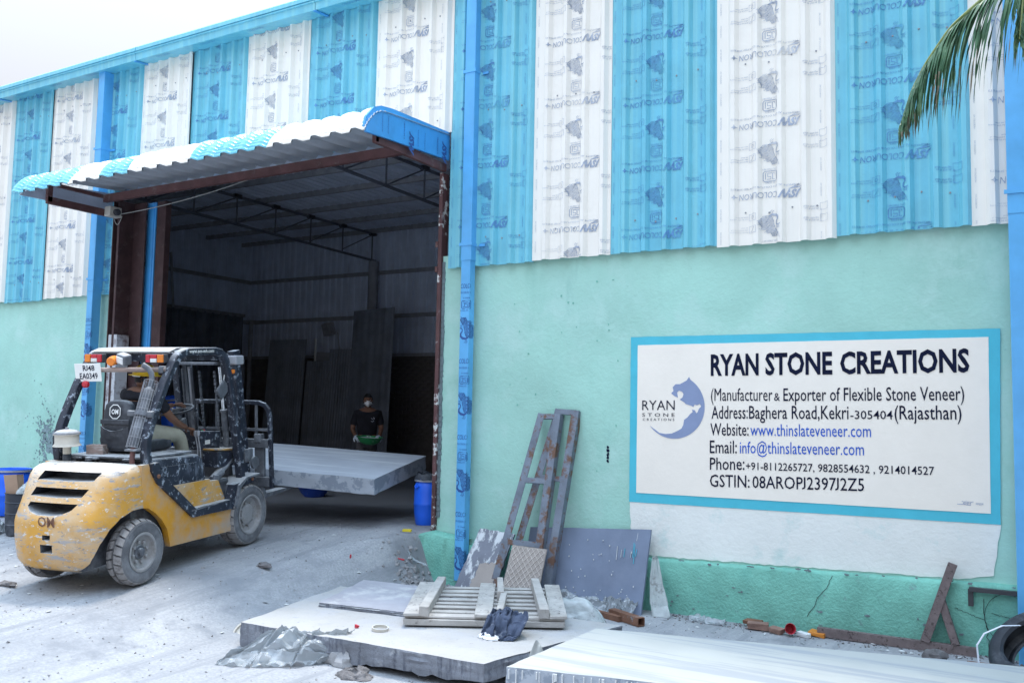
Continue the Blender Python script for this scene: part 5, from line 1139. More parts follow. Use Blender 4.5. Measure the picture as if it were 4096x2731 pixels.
# --- drums and tubs
def drum(name, label, loc, r, h, m, rot=(0, 0, 0), liner=False, group=None):
    o = thing(name, label, 'drum', loc, rot, group)
    b = MB(); b.lathe([(0, 0), (r*.80, 0), (r*.86, h*.03), (r*.97, h*.25), (r, h*.42), (r*1.015, h*.43), (r*1.015, h*.46), (r, h*.47), (r*.99, h*.72), (r*.95, h*.86), (r*.86, h*.91), (r*.84, h*.93), (r*.93, h*.94), (r*.95, h*.99), (r*.90, h), (r*.84, h*.985), (r*.80, h*.7), (0, h*.69)], 32, caps=False); b.build('body', m, o, smooth=40)
    b = MB(); b.lathe([(r*.945, h*.925), (r*.985, h*.93), (r*.985, h*.965), (r*.945, h*.97)], 32, caps=False); b.build('rim_band', 'grey_steel', o, smooth=40)
    for a in (R(-110), R(70)):
        b = MB(); b.tube([(r*1.0*math.cos(a+t), r*1.0*math.sin(a+t), h*.84-.03*math.sin((t+.25)/.5*PI)) for t in np.linspace(-.25, .25, 9)], .011, 6); b.build('handle', m, o, smooth=60)
    if liner:
        b = MB(); b.grid(lambda u, v: (r*(1.0-.35*v)*math.cos(2*PI*u)*(1+.1*ns(u*14, v)), r*(1.-.35*v)*math.sin(2*PI*u)*(1+.1*ns(u*14, v)), h*(.97+.04*ns(u*11, 2))+.07*math.sin(v*PI)*(1+ns(u*9, 3))), 40, 6); b.build('liner_bag', 'black_plastic', o, smooth=40)
    return o
drum('blue_drum', 'bright blue plastic drum with black liner just inside the door post', (-6.47, 9.0, .57), .165, .56, 'drum', liner=True)
drum('blue_drum', 'blue plastic drum behind the driver inside the doorway', (-12.40, 10.0, 1.30), .27, .80, 'drum', (R(8), 0, 0))
o = MB().box((-12.40, 10.05, .93), (.8, .7, .74), bev=.03).build('timber_crate', 'dark_panel'); setp(o, 'dark crate holding up the drum behind the driver', 'crate')
drum('blue_drum', 'pale blue drum lying on its side against the mint wall at far left', (-12.75, 7.6, .75), .24, .85, 'film_blue', (0, R(90), R(-25)))
drum('blue_drum', 'deep blue drum standing behind the black rubbish barrel', (-12.05, 7.15, .44), .24, .62, 'drum')
TB = thing('blue_tub', 'shallow dark blue tub on the floor under the carried slab', 'tub', (-9.86, 10.67, .57))
b = MB(); b.lathe([(0, 0), (.14, 0), (.20, .06), (.235, .13), (.245, .135), (.225, .13), (.19, .06), (0, .03)], 30, caps=False); b.build('bowl', 'drum_dk', TB, smooth=40)
RB = thing('rubbish_barrel', 'black ribbed plastic barrel overflowing with rubbish at far left', 'barrel', (-10.56, 6.42, .375))
b = MB(); b.lathe([(0, 0), (.165, 0), (.175, .02), (.19, .12), (.197, .13), (.19, .14), (.195, .25), (.203, .26), (.196, .27), (.20, .38), (.208, .39), (.20, .40), (.205, .49), (.215, .50), (.20, .50), (.19, .42), (0, .40)], 32, caps=False); b.build('body', 'black_plastic', RB, smooth=35)
g = text2d('40KG', -.05, .08, .40, .035, .02); me = bpy.data.meshes.new('lettering')
for nm, lbl, c, d, rt, m in (('cardboard_piece', 'brown cardboard sleeve standing in the rubbish barrel', (-10.60, 6.32, .97), (.17, .12, .24), (R(4), R(-6), R(20)), 'card'), ('yellow_wrapper', 'yellow wrapper on top of the rubbish barrel', (-10.38, 6.52, 1.11), (.16, .1, .03), (R(12), R(15), 0), 'yellowp')):
    o = MB().box(c, d, rot=rt, jit=.012).build(nm, m); setp(o, lbl, 'rubbish')
crumple('rubbish_bag', (-10.45, 6.45, .85), .17, .16, .18, 'film_thick', 'crumpled pale plastic bag filling the rubbish barrel', 'rubbish', 61, 2.4)
crumple('rubbish_heap', (-10.80, 7.0, .42), .42, .35, .60, 'cloth_rag', 'heap of grey sacks behind the rubbish barrel', 'rubbish', 66, 2.6)
crumple('rubbish_bag', (-10.95, 6.25, .37), .16, .14, .30, 'film_thick', 'white plastic sack on the ground left of the rubbish barrel', 'rubbish', 68, 2.4)
# --- leaning sheets inside
def corr_panel(label, x0, x1, y, zb, zt, rz, lean, pitch=.076, h=.016, tilt=0.):
    o = thing('corrugated_panel', label, 'metal sheet', (x0, y, zb), (R(-lean), R(tilt), R(rz)), 'dark sheets leaning inside the workshop'); w_ = x1-x0; b = MB(); n = int(w_/pitch*4)
    b.shell(lambda u, v: (w_*u, h*math.sin(u*w_/pitch*2*PI), (zt-zb)*v), n, 1, .004); b.build('sheet', 'dark_panel', o, smooth=60); return o
corr_panel('dark corrugated sheet leaning at the back, leftmost of the row', -15.9, -14.70, 15.3, .57, 3.56, 0, 4)
corr_panel('short dark corrugated sheet in the middle of the leaning row', -14.80, -13.85, 15.45, .57, 3.05, 0, 4)
corr_panel('dark corrugated sheet just left of the tallest sheet', -13.98, -13.05, 15.3, .57, 3.30, 0, 4)
corr_panel('tallest dark sheet of the leaning row, behind the masked man', -13.20, -11.98, 15.2, .57, 4.15, -4, 4, .2, .006, -1.5)
o = MB().box((-14.3, 15.9, 3.15), (.9, .04, .2), rot=(0, R(3), 0)).build('pale_board', 'grey_steel'); setp(o, 'pale horizontal board above the short corrugated sheet', 'board')
# --- loose stones, rubble, litter
def rock(name, label, loc, s, m='rock', seed=0):
    b = MB(); n, k = 12, 8; vs = []
    for j in range(k+1):
        for i in range(n):
            p = Vector((math.cos(2*PI*i/n)*math.sin(PI*j/k), math.sin(2*PI*i/n)*math.sin(PI*j/k), -math.cos(PI*j/k))); q = 1+.55*ns(p.x*1.6+seed*5, p.y*1.6, p.z*1.6); vs.append((p.x*s[0]*q, p.y*s[1]*q, (p.z*q+.6)*s[2]))
    b.add(vs, [(j*n+i, j*n+(i+1) % n, (j+1)*n+(i+1) % n, (j+1)*n+i) for j in range(k) for i in range(n)])
    o = b.build(name, m, smooth=28); o.location = loc; return setp(o, label, 'stone')
rock('rock', 'pale angular stone under the right end of the crumpled plastic sheet', (-4.66, 5.42, 0), (.13, .09, .07), 'rock', 1)
rock('rock', 'grey fist-sized stone on the ground in front of the steel prop', (-.80, 8.22, 0), (.085, .07, .06), 'rock_dk', 2)
rock('rock', 'dark lump on the ramp right of the front wheel', (-6.69, 6.56, gz(-6.69, 6.56)), (.09, .04, .03), 'rock_dk', 3)
rock('rock', 'dark flat lump on the ground at the far left edge', (-8.33, 4.95, gz(-8.33, 4.95)), (.11, .06, .025), 'rock_dk', 4)
rock('rock', 'rounded reddish stone between the two slabs', (-3.36, 6.80, 0), (.22, .14, .11), 'brick', 5)
random.seed(21)
b = MB()      # broken rubble in the corner beside the ramp
def chip(b, x, y, z, s):
    T = Matrix.Translation((x, y, z)) @ Euler((random.random()*6, random.random()*6, random.random()*6)).to_matrix().to_4x4()
    b.add([(a*s*random.uniform(.5, 1.1), c*s*random.uniform(.5, 1.1), e*s*random.uniform(.3, .8)) for e in (-1, 1) for c in (-1, 1) for a in (-1, 1)], [(0, 2, 3, 1), (4, 5, 7, 6), (0, 1, 5, 4), (2, 6, 7, 3), (0, 4, 6, 2), (1, 3, 7, 5)], T)
for k in range(300):
    x = random.gauss(-5.96, .15); y = random.gauss(8.16, .17)
    if y > 8.5 or x < -6.35: continue
    chip(b, x, y, ground_z(x, y)+.004, random.uniform(.005, .024)*(1 if random.random() > .06 else 1.8))
setp(b.build('rubble', 'rock'), 'broken grey rubble in the corner beside the ramp', 'rubble', kind='stuff')
b = MB()
for k in range(2600):
    x = random.uniform(-11, .3); y = 3.6+random.random()**1.0*5.0
    chip(b, x, y, ground_z(x, y)+.001, random.uniform(.0025, .009)*(1 if random.random() > .03 else 2.2))
setp(b.build('grit', 'rock'), 'fine grit and small stones scattered over the dusty yard', 'grit', kind='stuff')
b = MB()
for k in range(500):
    x = random.uniform(-3.3, .2); y = 8.58-abs(random.gauss(0, .13)); chip(b, x, y, ground_z(x, y)+.002, random.uniform(.003, .012))
for k in range(120):
    x = random.uniform(-10, -5.5); y = random.uniform(4.2, 8.3); chip(b, x, y, ground_z(x, y)+.001, random.uniform(.003, .009))
setp(b.build('litter_crumbs', 'rock_dk'), 'dark crumbs of dirt along the wall foot and over the yard', 'litter', kind='stuff')
b = MB()
for k in range(130):
    x, y = (random.uniform(-3.2, .1), 8.58-abs(random.gauss(0, .22))) if k % 2 else (random.uniform(-10, -5.6), random.uniform(4.4, 8.4)); a = random.random()*6; l = random.uniform(.008, .035); z = ground_z(x, y)+.006
    b.add([(x+l*math.cos(a), y+l*math.sin(a), z), (x-.5*l*math.sin(a), y+.5*l*math.cos(a), z+.006), (x-l*math.cos(a), y-l*math.sin(a), z+.002), (x+.5*l*math.sin(a), y-.5*l*math.cos(a), z)], [(0, 1, 2, 3)])
setp(b.build('paper_litter', 'paper', fixn=False), 'scraps of pale paper littering the ground', 'litter', kind='stuff')
for nm, lbl, c, d, rt, m, cat in (('brick_piece', 'broken brown brick lying at the foot of the wall', (-2.30, 8.44, .035), (.19, .10, .06), (0, 0, R(12)), 'brick', 'brick'), ('brick_piece', 'flat brown brick end beside the red cup', (-2.12, 8.40, .025), (.13, .08, .045), (R(5), 0, R(-20)), 'brick', 'brick'),
                                  ('orange_tray', 'small orange plastic tray on the ground below the sign', (-1.78, 8.50, .022), (.15, .10, .035), (0, R(4), R(-12)), 'orange', 'tray'), ('white_chunk', 'white plaster chunk in front of the orange tray', (-1.88, 8.40, .02), (.12, .05, .035), (0, 0, R(-25)), 'paper', 'plaster'),
                                  ('brown_lid', 'flat brown lid near the wall left of the brick', (-2.36, 8.50, .05), (.16, .10, .03), (R(8), 0, R(-8)), 'rusty', 'lid'), ('paper_box', 'crushed red and white paper packet beside the tyre', (-.46, 8.20, .02), (.20, .09, .02), (0, R(3), R(15)), 'brick', 'packet'),
                                  ('yellow_bottle', 'yellow plastic scrap at the foot of the door post', (-6.33, 8.42, .565), (.10, .035, .03), (0, 0, R(20)), 'yellowp', 'scrap'), ('bottle_top', 'small red bottle top on the thick slab', (-4.78, 5.72, .215), (.03, .025, .025), (0, R(20), 0), 'redp', 'cap'),
                                  ('red_scrap', 'red plastic scrap in the rubble', (-6.05, 7.95, .33), (.07, .02, .015), (0, R(15), R(20)), 'redp', 'scrap'), ('red_tube', 'small red tube standing at the ramp edge', (-6.25, 7.35, .42), (.016, .016, .04), (R(10), R(15), 0), 'redp', 'tube')):
    o = MB().box(c, d, rot=rt, jit=.006, bev=.004).build(nm, m); setp(o, lbl, cat)
CP = MB(); CP.lathe([(.0, 0), (.032, 0), (.045, .10), (.049, .10), (.046, .095), (.033, .006), (0, .006)], 18, Matrix.Translation((-2.02, 8.42, .045)) @ Euler((R(75), 0, R(25))).to_matrix().to_4x4(), caps=False); o = CP.build('paper_cup', 'redp', smooth=40); setp(o, 'red and white paper cup lying on the ground below the sign', 'cup')
TP = MB(); TP.lathe([(.058, 0), (.066, 0), (.066, .024), (.058, .024), (.058, 0)], 28, Matrix.Translation((-4.57, 5.76, .206)) @ Euler((R(3), R(5), 0)).to_matrix().to_4x4(), caps=False); o = TP.build('tape_roll', 'cream', smooth=40); setp(o, 'empty tape roll lying on the thick slab', 'tape roll')
film('cable_tie', [[(-6.2, 8.25, .30), (-5.95, 8.3, .22)], [(-6.2, 8.28, .31), (-5.95, 8.33, .23)]], 8, 2, 'film', 'twisted plastic ribbon in the corner by the plinth', 'ribbon', .02, 71)
o = MB().lathe([(.10, .0), (.10, .02), (.085, .02), (.085, .004), (0, .004)], 24, Matrix.Translation((-5.86, 5.55, .04)) @ Euler((R(55), R(10), 0)).to_matrix().to_4x4(), caps=False).build('broken_ring', 'cream', smooth=40); setp(o, 'broken cream plastic ring half buried beside the slab corner', 'ring')

# ================================================================== palm at the upper right
PM = thing('palm_tree', 'coconut palm whose drooping green fronds enter at the upper right', 'tree', (1.35, 6.6, 0))
b = MB(); b.tube([(0, 0, -.1), (.05, .02, 1.5), (.02, -.05, 3.2), (-.05, -.1, 5.3)], [.20, .15, .13, .11], 14); b.build('trunk', 'trunk', PM, smooth=60)
crown = Vector((-.05, -.1, 5.3))
def frond(tip_pts, ln, seed, n=46):
    rnd = random.Random(seed); pts = [Vector(p)-Vector(PM.location) for p in tip_pts]
    P = []
    for i in range(len(pts)-1):
        for k in range(8): P.append(pts[i].lerp(pts[i+1], k/8))
    P.append(pts[-1])
    for it in range(3): P = [P[0]]+[(P[i-1]+P[i]*2+P[i+1])/4 for i in range(1, len(P)-1)]+[P[-1]]
    e = link(bpy.data.objects.new('frond', None), PM)
    b = MB(); b.tube(P, [.022*(1-.9*i/(len(P)-1))+.003 for i in range(len(P))], 6); b.build('rachis', 'rachis', e, smooth=60)
    b = MB(); dr = MB(); m = len(P)-1
    for k in range(n):
        t = .12+.88*(k/(n-1)); f = t*m; i = min(int(f), m-1); p = P[i].lerp(P[i+1], f-i); d = (P[i+1]-P[i]).normalized(); sd_ = d.cross(Vector((0, 0, 1))).normalized()
        for s in (-1, 1):
            L_ = ln*(1.15-1.0*t)*min(1, t*4)*rnd.uniform(.85, 1.12)
            q = p.copy(); v = (d*.60+sd_*s*.38+Vector((0, 0, -.35+rnd.uniform(-.12, .12)))).normalized(); w0 = .0105*rnd.uniform(.8, 1.2); prev = None; vs = []
            ns_ = 7
            for j in range(ns_+1):
                u = j/ns_; wd = w0*(1-u**2.2)*(1 if j else .5); nn = v.cross(Vector((rnd.uniform(-.2, .2), rnd.uniform(-.2, .2), 1))).normalized()
                vs += [q+nn*wd, q+Vector((0, 0, .25*wd)), q-nn*wd]
                q = q+v*L_/ns_; v = (v+Vector((0, 0, -.42))+Vector((rnd.uniform(-.05, .05), rnd.uniform(-.05, .05), 0))).normalized()
            fs = [(3*j+c, 3*j+c+1, 3*j+c+4, 3*j+c+3) for j in range(ns_) for c in (0, 1)]
            cut = int(ns_*.75) if rnd.random() < .35 else ns_
            b.add(vs[:3*(cut+1)], fs[:2*cut])
            if cut < ns_: dr.add(vs[3*cut:], [tuple(q_-3*cut for q_ in f_) for f_ in fs[2*cut:]])
    setp(b.build('leaflets', 'frond', e, fixn=False), kind='stuff'); setp(dr.build('dry_tips', 'frond_dry', e, fixn=False), kind='stuff')
cw = crown+Vector(PM.location)
frond([cw, (.65, 6.45, 5.30), (.20, 6.3, 4.98), (-.22, 6.2, 4.63), (-.44, 6.2, 4.46), (-.59, 6.2, 4.25), (-.68, 6.2, 4.08), (-.75, 6.2, 3.86)], 1.05, 1, 84)
frond([cw, (.80, 6.2, 5.45), (.35, 6.0, 5.25), (.08, 5.9, 4.85), (-.03, 5.85, 4.45), (-.06, 5.8, 4.15)], 1.0, 2, 60)
frond([cw, (.9, 6.7, 5.6), (.4, 6.7, 5.5), (.1, 6.6, 5.15), (-.08, 6.55, 4.72)], 1.15, 3, 60)
rn = random.Random(4)
for k in range(11):
    a = R(-150+k*30+rn.uniform(-8, 8))
    if math.cos(a) < .15: continue
    d = Vector((math.cos(a), math.sin(a), 0)); rise = rn.uniform(.3, .7)
    frond([cw, cw+d*.7+Vector((0, 0, rise)), cw+d*1.5+Vector((0, 0, rise*.8)), cw+d*2.2+Vector((0, 0, -.1)), cw+d*2.6+Vector((0, 0, -.9))], .62, 10+k, 34)
# unseen tree added right of the frame to shade that end of the wall
TR = thing('added_shade_tree', 'unseen broadleaf tree added to shade the right end of the wall', 'tree', (4.7, 3.7, 0))
b = MB(); b.tube([(0, 0, -.2), (.1, 0, 1.4), (-.05, .1, 2.6), (.1, .1, 4.6)], [.30, .22, .17, .08], 12)
for k in range(7):
    a = k*.9; b.tube([(-.02, .08, 2.4+.2*k), (math.cos(a)*1.1, math.sin(a)*1.1, 3.4+.2*k), (math.cos(a)*2.0, math.sin(a)*2.0, 4.0+.25*k)], [.09, .06, .02], 7)
b.build('trunk', 'trunk', TR, smooth=60)
b = MB(); rn = random.Random(8); cl = []
for k in range(120):
    a = rn.uniform(0, 6.283); r_ = 2.9*math.sqrt(rn.random()); cl.append((math.cos(a)*r_, math.sin(a)*r_, rn.uniform(1.6, 7.6)-.15*r_*r_*.5, rn.uniform(.45, .8)))
for x, y, z, r_ in cl:
    for q in range(140):
        v = Vector((rn.gauss(0, 1), rn.gauss(0, 1), rn.gauss(0, .8))).normalized()*r_*rn.uniform(.6, 1.05); p = Vector((x, y, z))+v; T = Matrix.Translation(p) @ Euler((rn.uniform(-.9, .9), rn.uniform(-.9, .9), rn.uniform(0, 6.3))).to_matrix().to_4x4()
        b.add([(-.09, 0, 0), (0, -.042, .012), (.11, 0, -.02), (0, .042, .012)], [(0, 1, 2, 3)], T)
b.build('crown', 'frond', TR, fixn=False)

# ================================================================== people
def skin_body(name, joints, edges, m, parent, sub=2, extra=None):
    """joints: name -> (pos, radius); one continuous skinned surface"""
    ks = list(joints); me = bpy.data.meshes.new(name)
    me.from_pydata([joints[k][0] for k in ks], [(ks.index(a), ks.index(b_)) for a, b_ in edges], [])
    o = bpy.data.objects.new(name, me); col.objects.link(o)
    o.modifiers.new('skin', 'SKIN'); sk = me.skin_vertices[0].data
    for i, k in enumerate(ks):
        r = joints[k][1]; sk[i].radius = (r, r) if not isinstance(r, tuple) else r
        sk[i].use_root = (i == 0)
    s_ = o.modifiers.new('sub', 'SUBSURF'); s_.levels = sub; s_.render_levels = sub
    d = ev_mesh(o); d.name = name; o.modifiers.clear(); o.data = d; d.materials.clear(); d.materials.append(M[m])
    for p in d.polygons: p.use_smooth = True
    o.parent = parent; return o
def head(parent, c, yaw, pitch=0., s=1., hair=True):
    """head with face, ears, nose, mouth, eyes; c = centre, faces local -y turned by yaw"""
    T = Matrix.Translation(c) @ Euler((pitch, 0, yaw)).to_matrix().to_4x4() @ Matrix.Scale(s, 4)
    b = MB(); n, m_ = 28, 20; vs = []
    for j in range(m_+1):
        ph = PI*j/m_-PI/2
        for i in range(n):
            th = 2*PI*i/n; x = math.cos(ph)*math.cos(th); y = math.cos(ph)*math.sin(th); z = math.sin(ph)
            px, py, pz = x*.075, y*.095, z*.115
            if z < 0: px *= 1-.28*z*z; py = py*(1-.12*z*z)-.010*(-z)*(1 if y < 0 else -.6)
            f = max(0, -y)
            nose = math.exp(-((x*.075)/.013)**2-((pz+.012)/.024)**2)*f; py -= .022*nose
            brow = math.exp(-((pz-.022)/.014)**2)*f*.35; py -= .006*brow
            eye = sum(math.exp(-((px-q)/.014)**2-((pz-.006)/.011)**2) for q in (-.031, .031))*f; py += .009*eye
            lip = math.exp(-(px/.024)**2-((pz+.054)/.009)**2)*f; py -= .006*lip
            chin = math.exp(-(px/.025)**2-((pz+.098)/.018)**2)*f; py -= .010*chin
            vs.append((px, py, pz))
    b.add(vs, [(j*n+i, j*n+(i+1) % n, (j+1)*n+(i+1) % n, (j+1)*n+i) for j in range(m_) for i in range(n)], T)
    for sx in (-1, 1):
        b.grid(lambda u, v: (sx*(.070+.016*math.sin(v*PI)), .012+.018*math.cos(2*PI*u)*math.sin(v*PI)+.012*v*0, .0+.032*math.sin(2*PI*u)*math.sin(v*PI)*(1)), 12, 6, T)
    b.add([(.034*math.cos(2*PI*i/12)*q, .03*math.sin(2*PI*i/12)*q+.012, z) for z, q in ((-.20, 1.5), (-.11, 1.5), (-.06, 1.3)) for i in range(12)], [(j*12+i, j*12+(i+1) % 12, (j+1)*12+(i+1) % 12, (j+1)*12+i) for j in range(2) for i in range(12)], T)
    hd = b.build('head', 'skin', parent, smooth=80)
    for sx in (-1, 1):
        q = MB(); q.lathe([(.0, -.010), (.008, -.006), (.0105, 0), (.008, .006), (0, .010)], 10, T @ Matrix.Translation((sx*.031, -.079, .006)), caps=False); q.build('eye', 'eye', hd, smooth=60)
        q = MB(); q.lathe([(.005, 0), (.005, .002)], 8, T @ Matrix.Translation((sx*.031, -.0885, .006)) @ Matrix.Rotation(PI/2, 4, 'X')); q.build('pupil', 'hair', hd)
        q = MB(); q.box((sx*.031, -.090, .026), (.036, .008, .006)); q.v = [tuple(T @ Vector(p)) for p in q.v]; q.build('eyebrow', 'hair', hd)
    q = MB(); q.box((0, -.088, -.054), (.042, .008, .003)); q.v = [tuple(T @ Vector(p)) for p in q.v]; q.build('mouth', 'brick', hd)
    if hair:
        q = MB(); vs = []; fs = []
        for j in range(11):
            ph = -.35+(PI/2+.35)*j/10
            for i in range(28):
                th = 2*PI*i/28; y = math.sin(th); lim = .45 if y < -.3 else (-.25 if y > 0 else .05)
                p2 = max(ph, lim); k = 1.09+.03*ns(i*.8, j*.7)
                vs.append((math.cos(p2)*math.cos(th)*.076*k, math.cos(p2)*math.sin(th)*.096*k, math.sin(p2)*.117*k))
        fs = [(j*28+i, j*28+(i+1) % 28, (j+1)*28+(i+1) % 28, (j+1)*28+i) for j in range(10) for i in range(28)]
        q.add(vs, fs, T); q.build('hair', 'hair', parent, smooth=80)
    return T
def hand(parent, wrist, d, up, curl, m, s=1., thumb=1, name='hand'):
    """palm, four fingers and a thumb from the wrist along d; curl bends the fingers towards -up"""
    d = Vector(d).normalized(); up = Vector(up); up = (up-d*up.dot(d)).normalized(); sd_ = d.cross(up)
    b = MB(); w_ = Vector(wrist)
    sec = [(1, .0), (.8, .38), (.0, .46), (-.8, .38), (-1, 0), (-.8, -.38), (0, -.46), (.8, -.38)]
    rings = [(0, .026), (.03, .034), (.065, .041), (.09, .041)]
    vs = []
    for t, r in rings: vs += [w_+d*t*s+sd_*a*r*s+up*c*r*s for a, c in sec]
    b.add(vs, [(j*8+i, j*8+(i+1) % 8, (j+1)*8+(i+1) % 8, (j+1)*8+i) for j in range(3) for i in range(8)]+[tuple(range(8)), tuple(24+i for i in range(8))])
    for k, ln in enumerate((.072, .082, .078, .060)):
        base = w_+d*.086*s+sd_*(.031-.0205*k)*thumb*s; p = base.copy(); pts = [p-d*.012*s, p]; a = 0
        for q in (.45, .32, .23): a += curl; p = p+(d*math.cos(a)-up*math.sin(a))*ln*q*s; pts.append(p)
        b.tube(pts, [.0095*s, .0095*s, .009*s, .008*s, .0065*s], 7)
    p = w_+d*.03*s+sd_*.03*thumb*s; pts = [p]
    for q, (x, y, z) in ((.035, (.55, .7, -.25)), (.03, (.8, .35, -.5)), (.024, (.9, 0, -.5))): p = p+(d*x+sd_*y*thumb+up*z).normalized()*q*s; pts.append(p)
    b.tube(pts, [.013*s, .012*s, .010*s, .008*s], 7)
    return b.build(name, m, parent, smooth=60)
# --- driver (forklift frame: x right, y forward)
DR = thing('person', 'forklift driver in dark shirt, khaki trousers and yellow hard hat', 'person'); DR.matrix_world = FKM
J = {'pelvis': ((-.03, .60, 1.34), .12), 'waist': ((-.03, .60, 1.46), (.125, .10)), 'chest': ((-.03, .66, 1.62), (.155, .115)), 'upper': ((-.03, .68, 1.69), (.14, .10)), 'neck': ((-.03, .71, 1.77), .055),
     'shR': ((.15, .69, 1.70), .058), 'elR': ((.20, .86, 1.46), .043), 'foR': ((.19, 1.02, 1.37), .035), 'wrR': ((.20, 1.12, 1.33), .027),
     'shL': ((-.21, .69, 1.70), .058), 'elL': ((-.22, .92, 1.52), .043), 'foL': ((-.14, 1.10, 1.53), .034), 'wrL': ((-.06, 1.25, 1.555), .027),
     'hipR': ((.08, .66, 1.31), .095), 'knR': ((.15, 1.06, 1.26), .072), 'anR': ((.14, 1.18, .86), .048), 'hipL': ((-.13, .66, 1.31), .095), 'knL': ((-.17, 1.08, 1.26), .072), 'anL': ((-.17, 1.22, .84), .048)}
ED = [('pelvis', 'waist'), ('waist', 'chest'), ('chest', 'upper'), ('upper', 'neck'), ('upper', 'shR'), ('shR', 'elR'), ('elR', 'foR'), ('foR', 'wrR'), ('upper', 'shL'), ('shL', 'elL'), ('elL', 'foL'), ('foL', 'wrL'),
      ('pelvis', 'hipR'), ('hipR', 'knR'), ('knR', 'anR'), ('pelvis', 'hipL'), ('hipL', 'knL'), ('knL', 'anL')]
skin_body('body', J, ED, 'skin', DR)
def grow(ks, k): return {q: (J[q][0], tuple(r*k for r in J[q][1]) if isinstance(J[q][1], tuple) else J[q][1]*k) for q in ks}
def lerp(a, b_, t): return tuple(x+(y-x)*t for x, y in zip(a, b_))
S1 = grow(['pelvis', 'waist', 'chest', 'upper', 'shR', 'shL'], 1.22); S1['col'] = (lerp(J['upper'][0], J['neck'][0], .75), .085)
S1['slR'] = (lerp(J['shR'][0], J['elR'][0], .8), .062); S1['slL'] = (lerp(J['shL'][0], J['elL'][0], .8), .062)
skin_body('shirt', S1, [('pelvis', 'waist'), ('waist', 'chest'), ('chest', 'upper'), ('upper', 'col'), ('upper', 'shR'), ('shR', 'slR'), ('upper', 'shL'), ('shL', 'slL')], 'shirt', DR)
T1 = grow(['pelvis', 'hipR', 'knR', 'anR', 'hipL', 'knL', 'anL'], 1.18)
skin_body('trousers', T1, [('pelvis', 'hipR'), ('hipR', 'knR'), ('knR', 'anR'), ('pelvis', 'hipL'), ('hipL', 'knL'), ('knL', 'anL')], 'trouser', DR)
for x, y, z in ((.14, 1.24, .80), (-.17, 1.28, .78)): b = MB(); b.box((x, y, z), (.09, .25, .08), bev=.03); b.build('shoe', 'black', DR, smooth=50)
TH = head(DR, (-.02, .75, 1.850), R(120), R(4), .95)
hand(DR, J['wrR'][0], (.05, .9, -.35), (.1, .35, 1), .55, 'skin', .95, thumb=-1)
hand(DR, J['wrL'][0], (.35, .9, .05), (.0, -.1, 1), .6, 'skin', .95, thumb=1)
b = MB(); b.lathe([(.150, .030), (.152, .036), (.118, .042), (.112, .075), (.092, .115), (.05, .138), (0, .142)], 28, TH @ Matrix.Translation((0, .0, .012)) @ Matrix.Scale(1.12, 4, (0, 1, 0)), caps=False)
b.box((0, 0, 0), (.001, .001, .001)); hh = b.build('hard_hat', 'helmet', DR, smooth=50)
b = MB()
for x in (-.02, .02): b.tube([TH @ Vector((x, .11*math.cos(a)*1.1, .045+.115*math.sin(a))) for a in np.linspace(.15, PI-.15, 12)], .007, 5)
b.build('hat_ridge', 'helmet', hh)
b = MB(); b.tube([TH @ Vector((.083*math.cos(a), .1*math.sin(a)+.02, .043)) for a in np.linspace(.2, PI-.2, 16)], .016, 6); b.build('headband', 'maskw', hh)
b = MB(); b.tube([TH @ Vector(p) for p in ((-.080, .0, .05), (-.082, -.01, -.02), (-.06, -.04, -.09), (0, -.06, -.122))], .006, 5); b.tube([TH @ Vector(p) for p in ((.080, .0, .05), (.082, -.01, -.02), (.06, -.04, -.09), (0, -.06, -.122))], .006, 5); b.build('chin_strap', 'black', hh)
# --- man inside, facing out with a basin
PX, PY = -9.93, 12.0
MN = thing('person', 'man in dark shirt and white face mask standing inside the workshop', 'person', (PX, PY, .57), (0, 0, R(42)))
J = {'pelvis': ((0, 0, .88), (.15, .11)), 'waist': ((0, 0, 1.02), (.145, .10)), 'chest': ((0, 0, 1.20), (.17, .115)), 'upper': ((0, .01, 1.33), (.15, .10)), 'neck': ((0, .01, 1.42), .055),
     'shL': ((.19, .01, 1.31), .060), 'elL': ((.24, -.02, 1.05), .044), 'wrL': ((.20, -.20, .93), .030), 'shR': ((-.19, .01, 1.31), .060), 'elR': ((-.25, -.02, 1.04), .044), 'wrR': ((-.20, -.20, .93), .030),
     'hipL': ((.09, 0, .82), .092), 'knL': ((.10, -.01, .46), .065), 'anL': ((.10, .02, .08), .048), 'hipR': ((-.09, 0, .82), .092), 'knR': ((-.10, -.01, .46), .065), 'anR': ((-.10, .02, .08), .048)}
ED = [('pelvis', 'waist'), ('waist', 'chest'), ('chest', 'upper'), ('upper', 'neck'), ('upper', 'shL'), ('shL', 'elL'), ('elL', 'wrL'), ('upper', 'shR'), ('shR', 'elR'), ('elR', 'wrR'), ('pelvis', 'hipL'), ('hipL', 'knL'), ('knL', 'anL'), ('pelvis', 'hipR'), ('hipR', 'knR'), ('knR', 'anR')]
skin_body('body', J, ED, 'skin', MN)
S1 = grow(['pelvis', 'waist', 'chest', 'upper', 'shL', 'shR'], 1.20); S1['col'] = (lerp(J['upper'][0], J['neck'][0], .75), .085)
S1['slL'] = (lerp(J['shL'][0], J['elL'][0], .85), .066); S1['slR'] = (lerp(J['shR'][0], J['elR'][0], .85), .066)
skin_body('shirt', S1, [('pelvis', 'waist'), ('waist', 'chest'), ('chest', 'upper'), ('upper', 'col'), ('upper', 'shR'), ('shR', 'slR'), ('upper', 'shL'), ('shL', 'slL')], 'shirt', MN)
skin_body('trousers', grow(['pelvis', 'hipL', 'knL', 'anL', 'hipR', 'knR', 'anR'], 1.12), [('pelvis', 'hipL'), ('hipL', 'knL'), ('knL', 'anL'), ('pelvis', 'hipR'), ('hipR', 'knR'), ('knR', 'anR')], 'trouser_dk', MN)
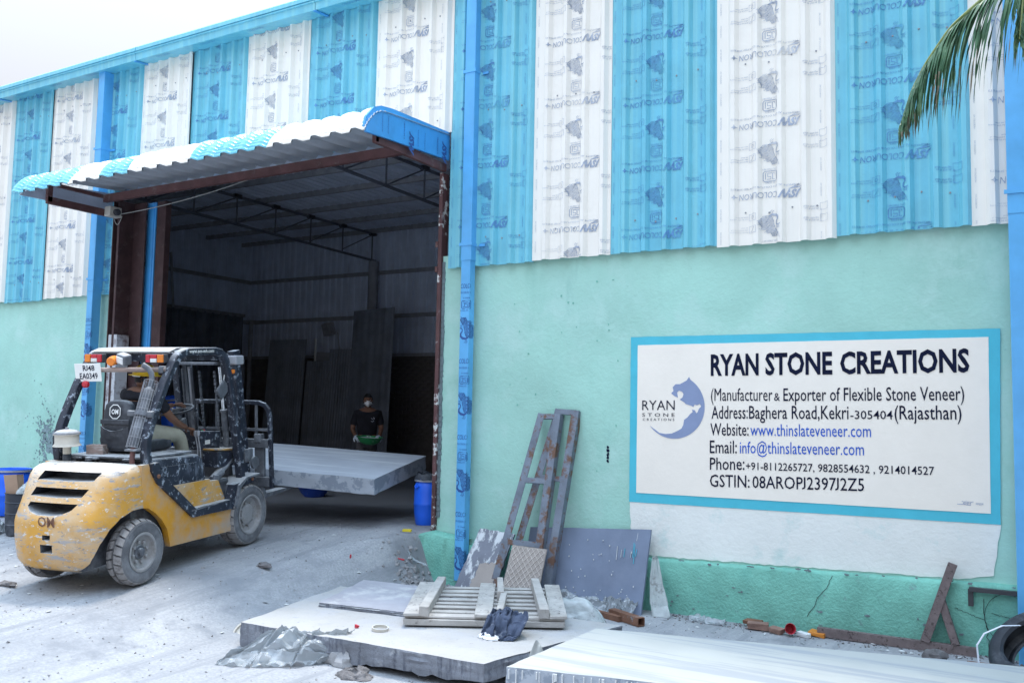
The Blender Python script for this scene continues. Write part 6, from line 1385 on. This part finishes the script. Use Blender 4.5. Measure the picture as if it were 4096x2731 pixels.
for x in (.10, -.10): b = MB(); b.box((x, -.06, .045), (.10, .27, .09), bev=.03); b.build('shoe', 'black', MN, smooth=50)
TH = head(MN, (0, -.005, 1.525), 0, 0, 1.0)
b = MB()
def mk(u, v):
    a = (u-.5)*2; t = (v-.5)*2; x = .062*a*(1-.35*t*t); return tuple(TH @ Vector((x, -.105+.055*a*a+.018*t*t-.02*(1-a*a)*(1-t*t), -.045+.062*t*(1-.45*abs(a)))))
b.shell(mk, 12, 10, .004); mo = b.build('face_mask', 'maskw', MN, smooth=50)
b = MB()
for sx in (-1, 1):
    for z in (.01, -.055): b.tube([TH @ Vector((sx*.058, -.06, -.03+.4*z)), TH @ Vector((sx*.083, .012, z))], .0025, 4)
b.build('mask_loop', 'maskw', mo)
g = join2(stroke([(-.02, .02), (.02, -.005)], .006), stroke([(.015, .03), (.035, .02), (.03, .0)], .008), stroke([(-.02, -.03), (.005, -.04), (.03, -.02)], .007))
me = bpy.data.meshes.new('shirt_logo'); me.from_pydata([(.075+x, -.134, 1.21+z) for x, z in g[0]], [], g[1]); me.materials.append(M['ink_pale']); link(bpy.data.objects.new('shirt_logo', me), MN)
hand(MN, (-.20, -.20, .93), (.30, -.75, -.25), (-.5, .0, .8), .45, 'glove', 1.05, thumb=1, name='gloved_hand')
hand(MN, (.20, -.20, .93), (-.30, -.75, -.25), (.5, .0, .8), .45, 'glove', 1.05, thumb=-1, name='gloved_hand')
MNM = Matrix.Translation(MN.location) @ MN.rotation_euler.to_matrix().to_4x4()
BS = thing('basin', 'green basin of white paste held by the masked man', 'basin'); BS.matrix_world = MNM @ Matrix.Translation((0.02, -.40, .80)) @ Euler((R(4), R(3), 0)).to_matrix().to_4x4()
b = MB(); b.lathe([(.09, 0), (.14, .025), (.18, .065), (.205, .115), (.222, .125), (.225, .118), (.20, .122), (.172, .07), (.13, .03), (0, .022)], 32, caps=False); b.build('bowl', 'green', BS, smooth=50)
b = MB(); b.lathe([(0, .105), (.10, .108), (.17, .100), (.196, .102)], 28, caps=False); b.build('paste', 'pastew', BS, smooth=60)
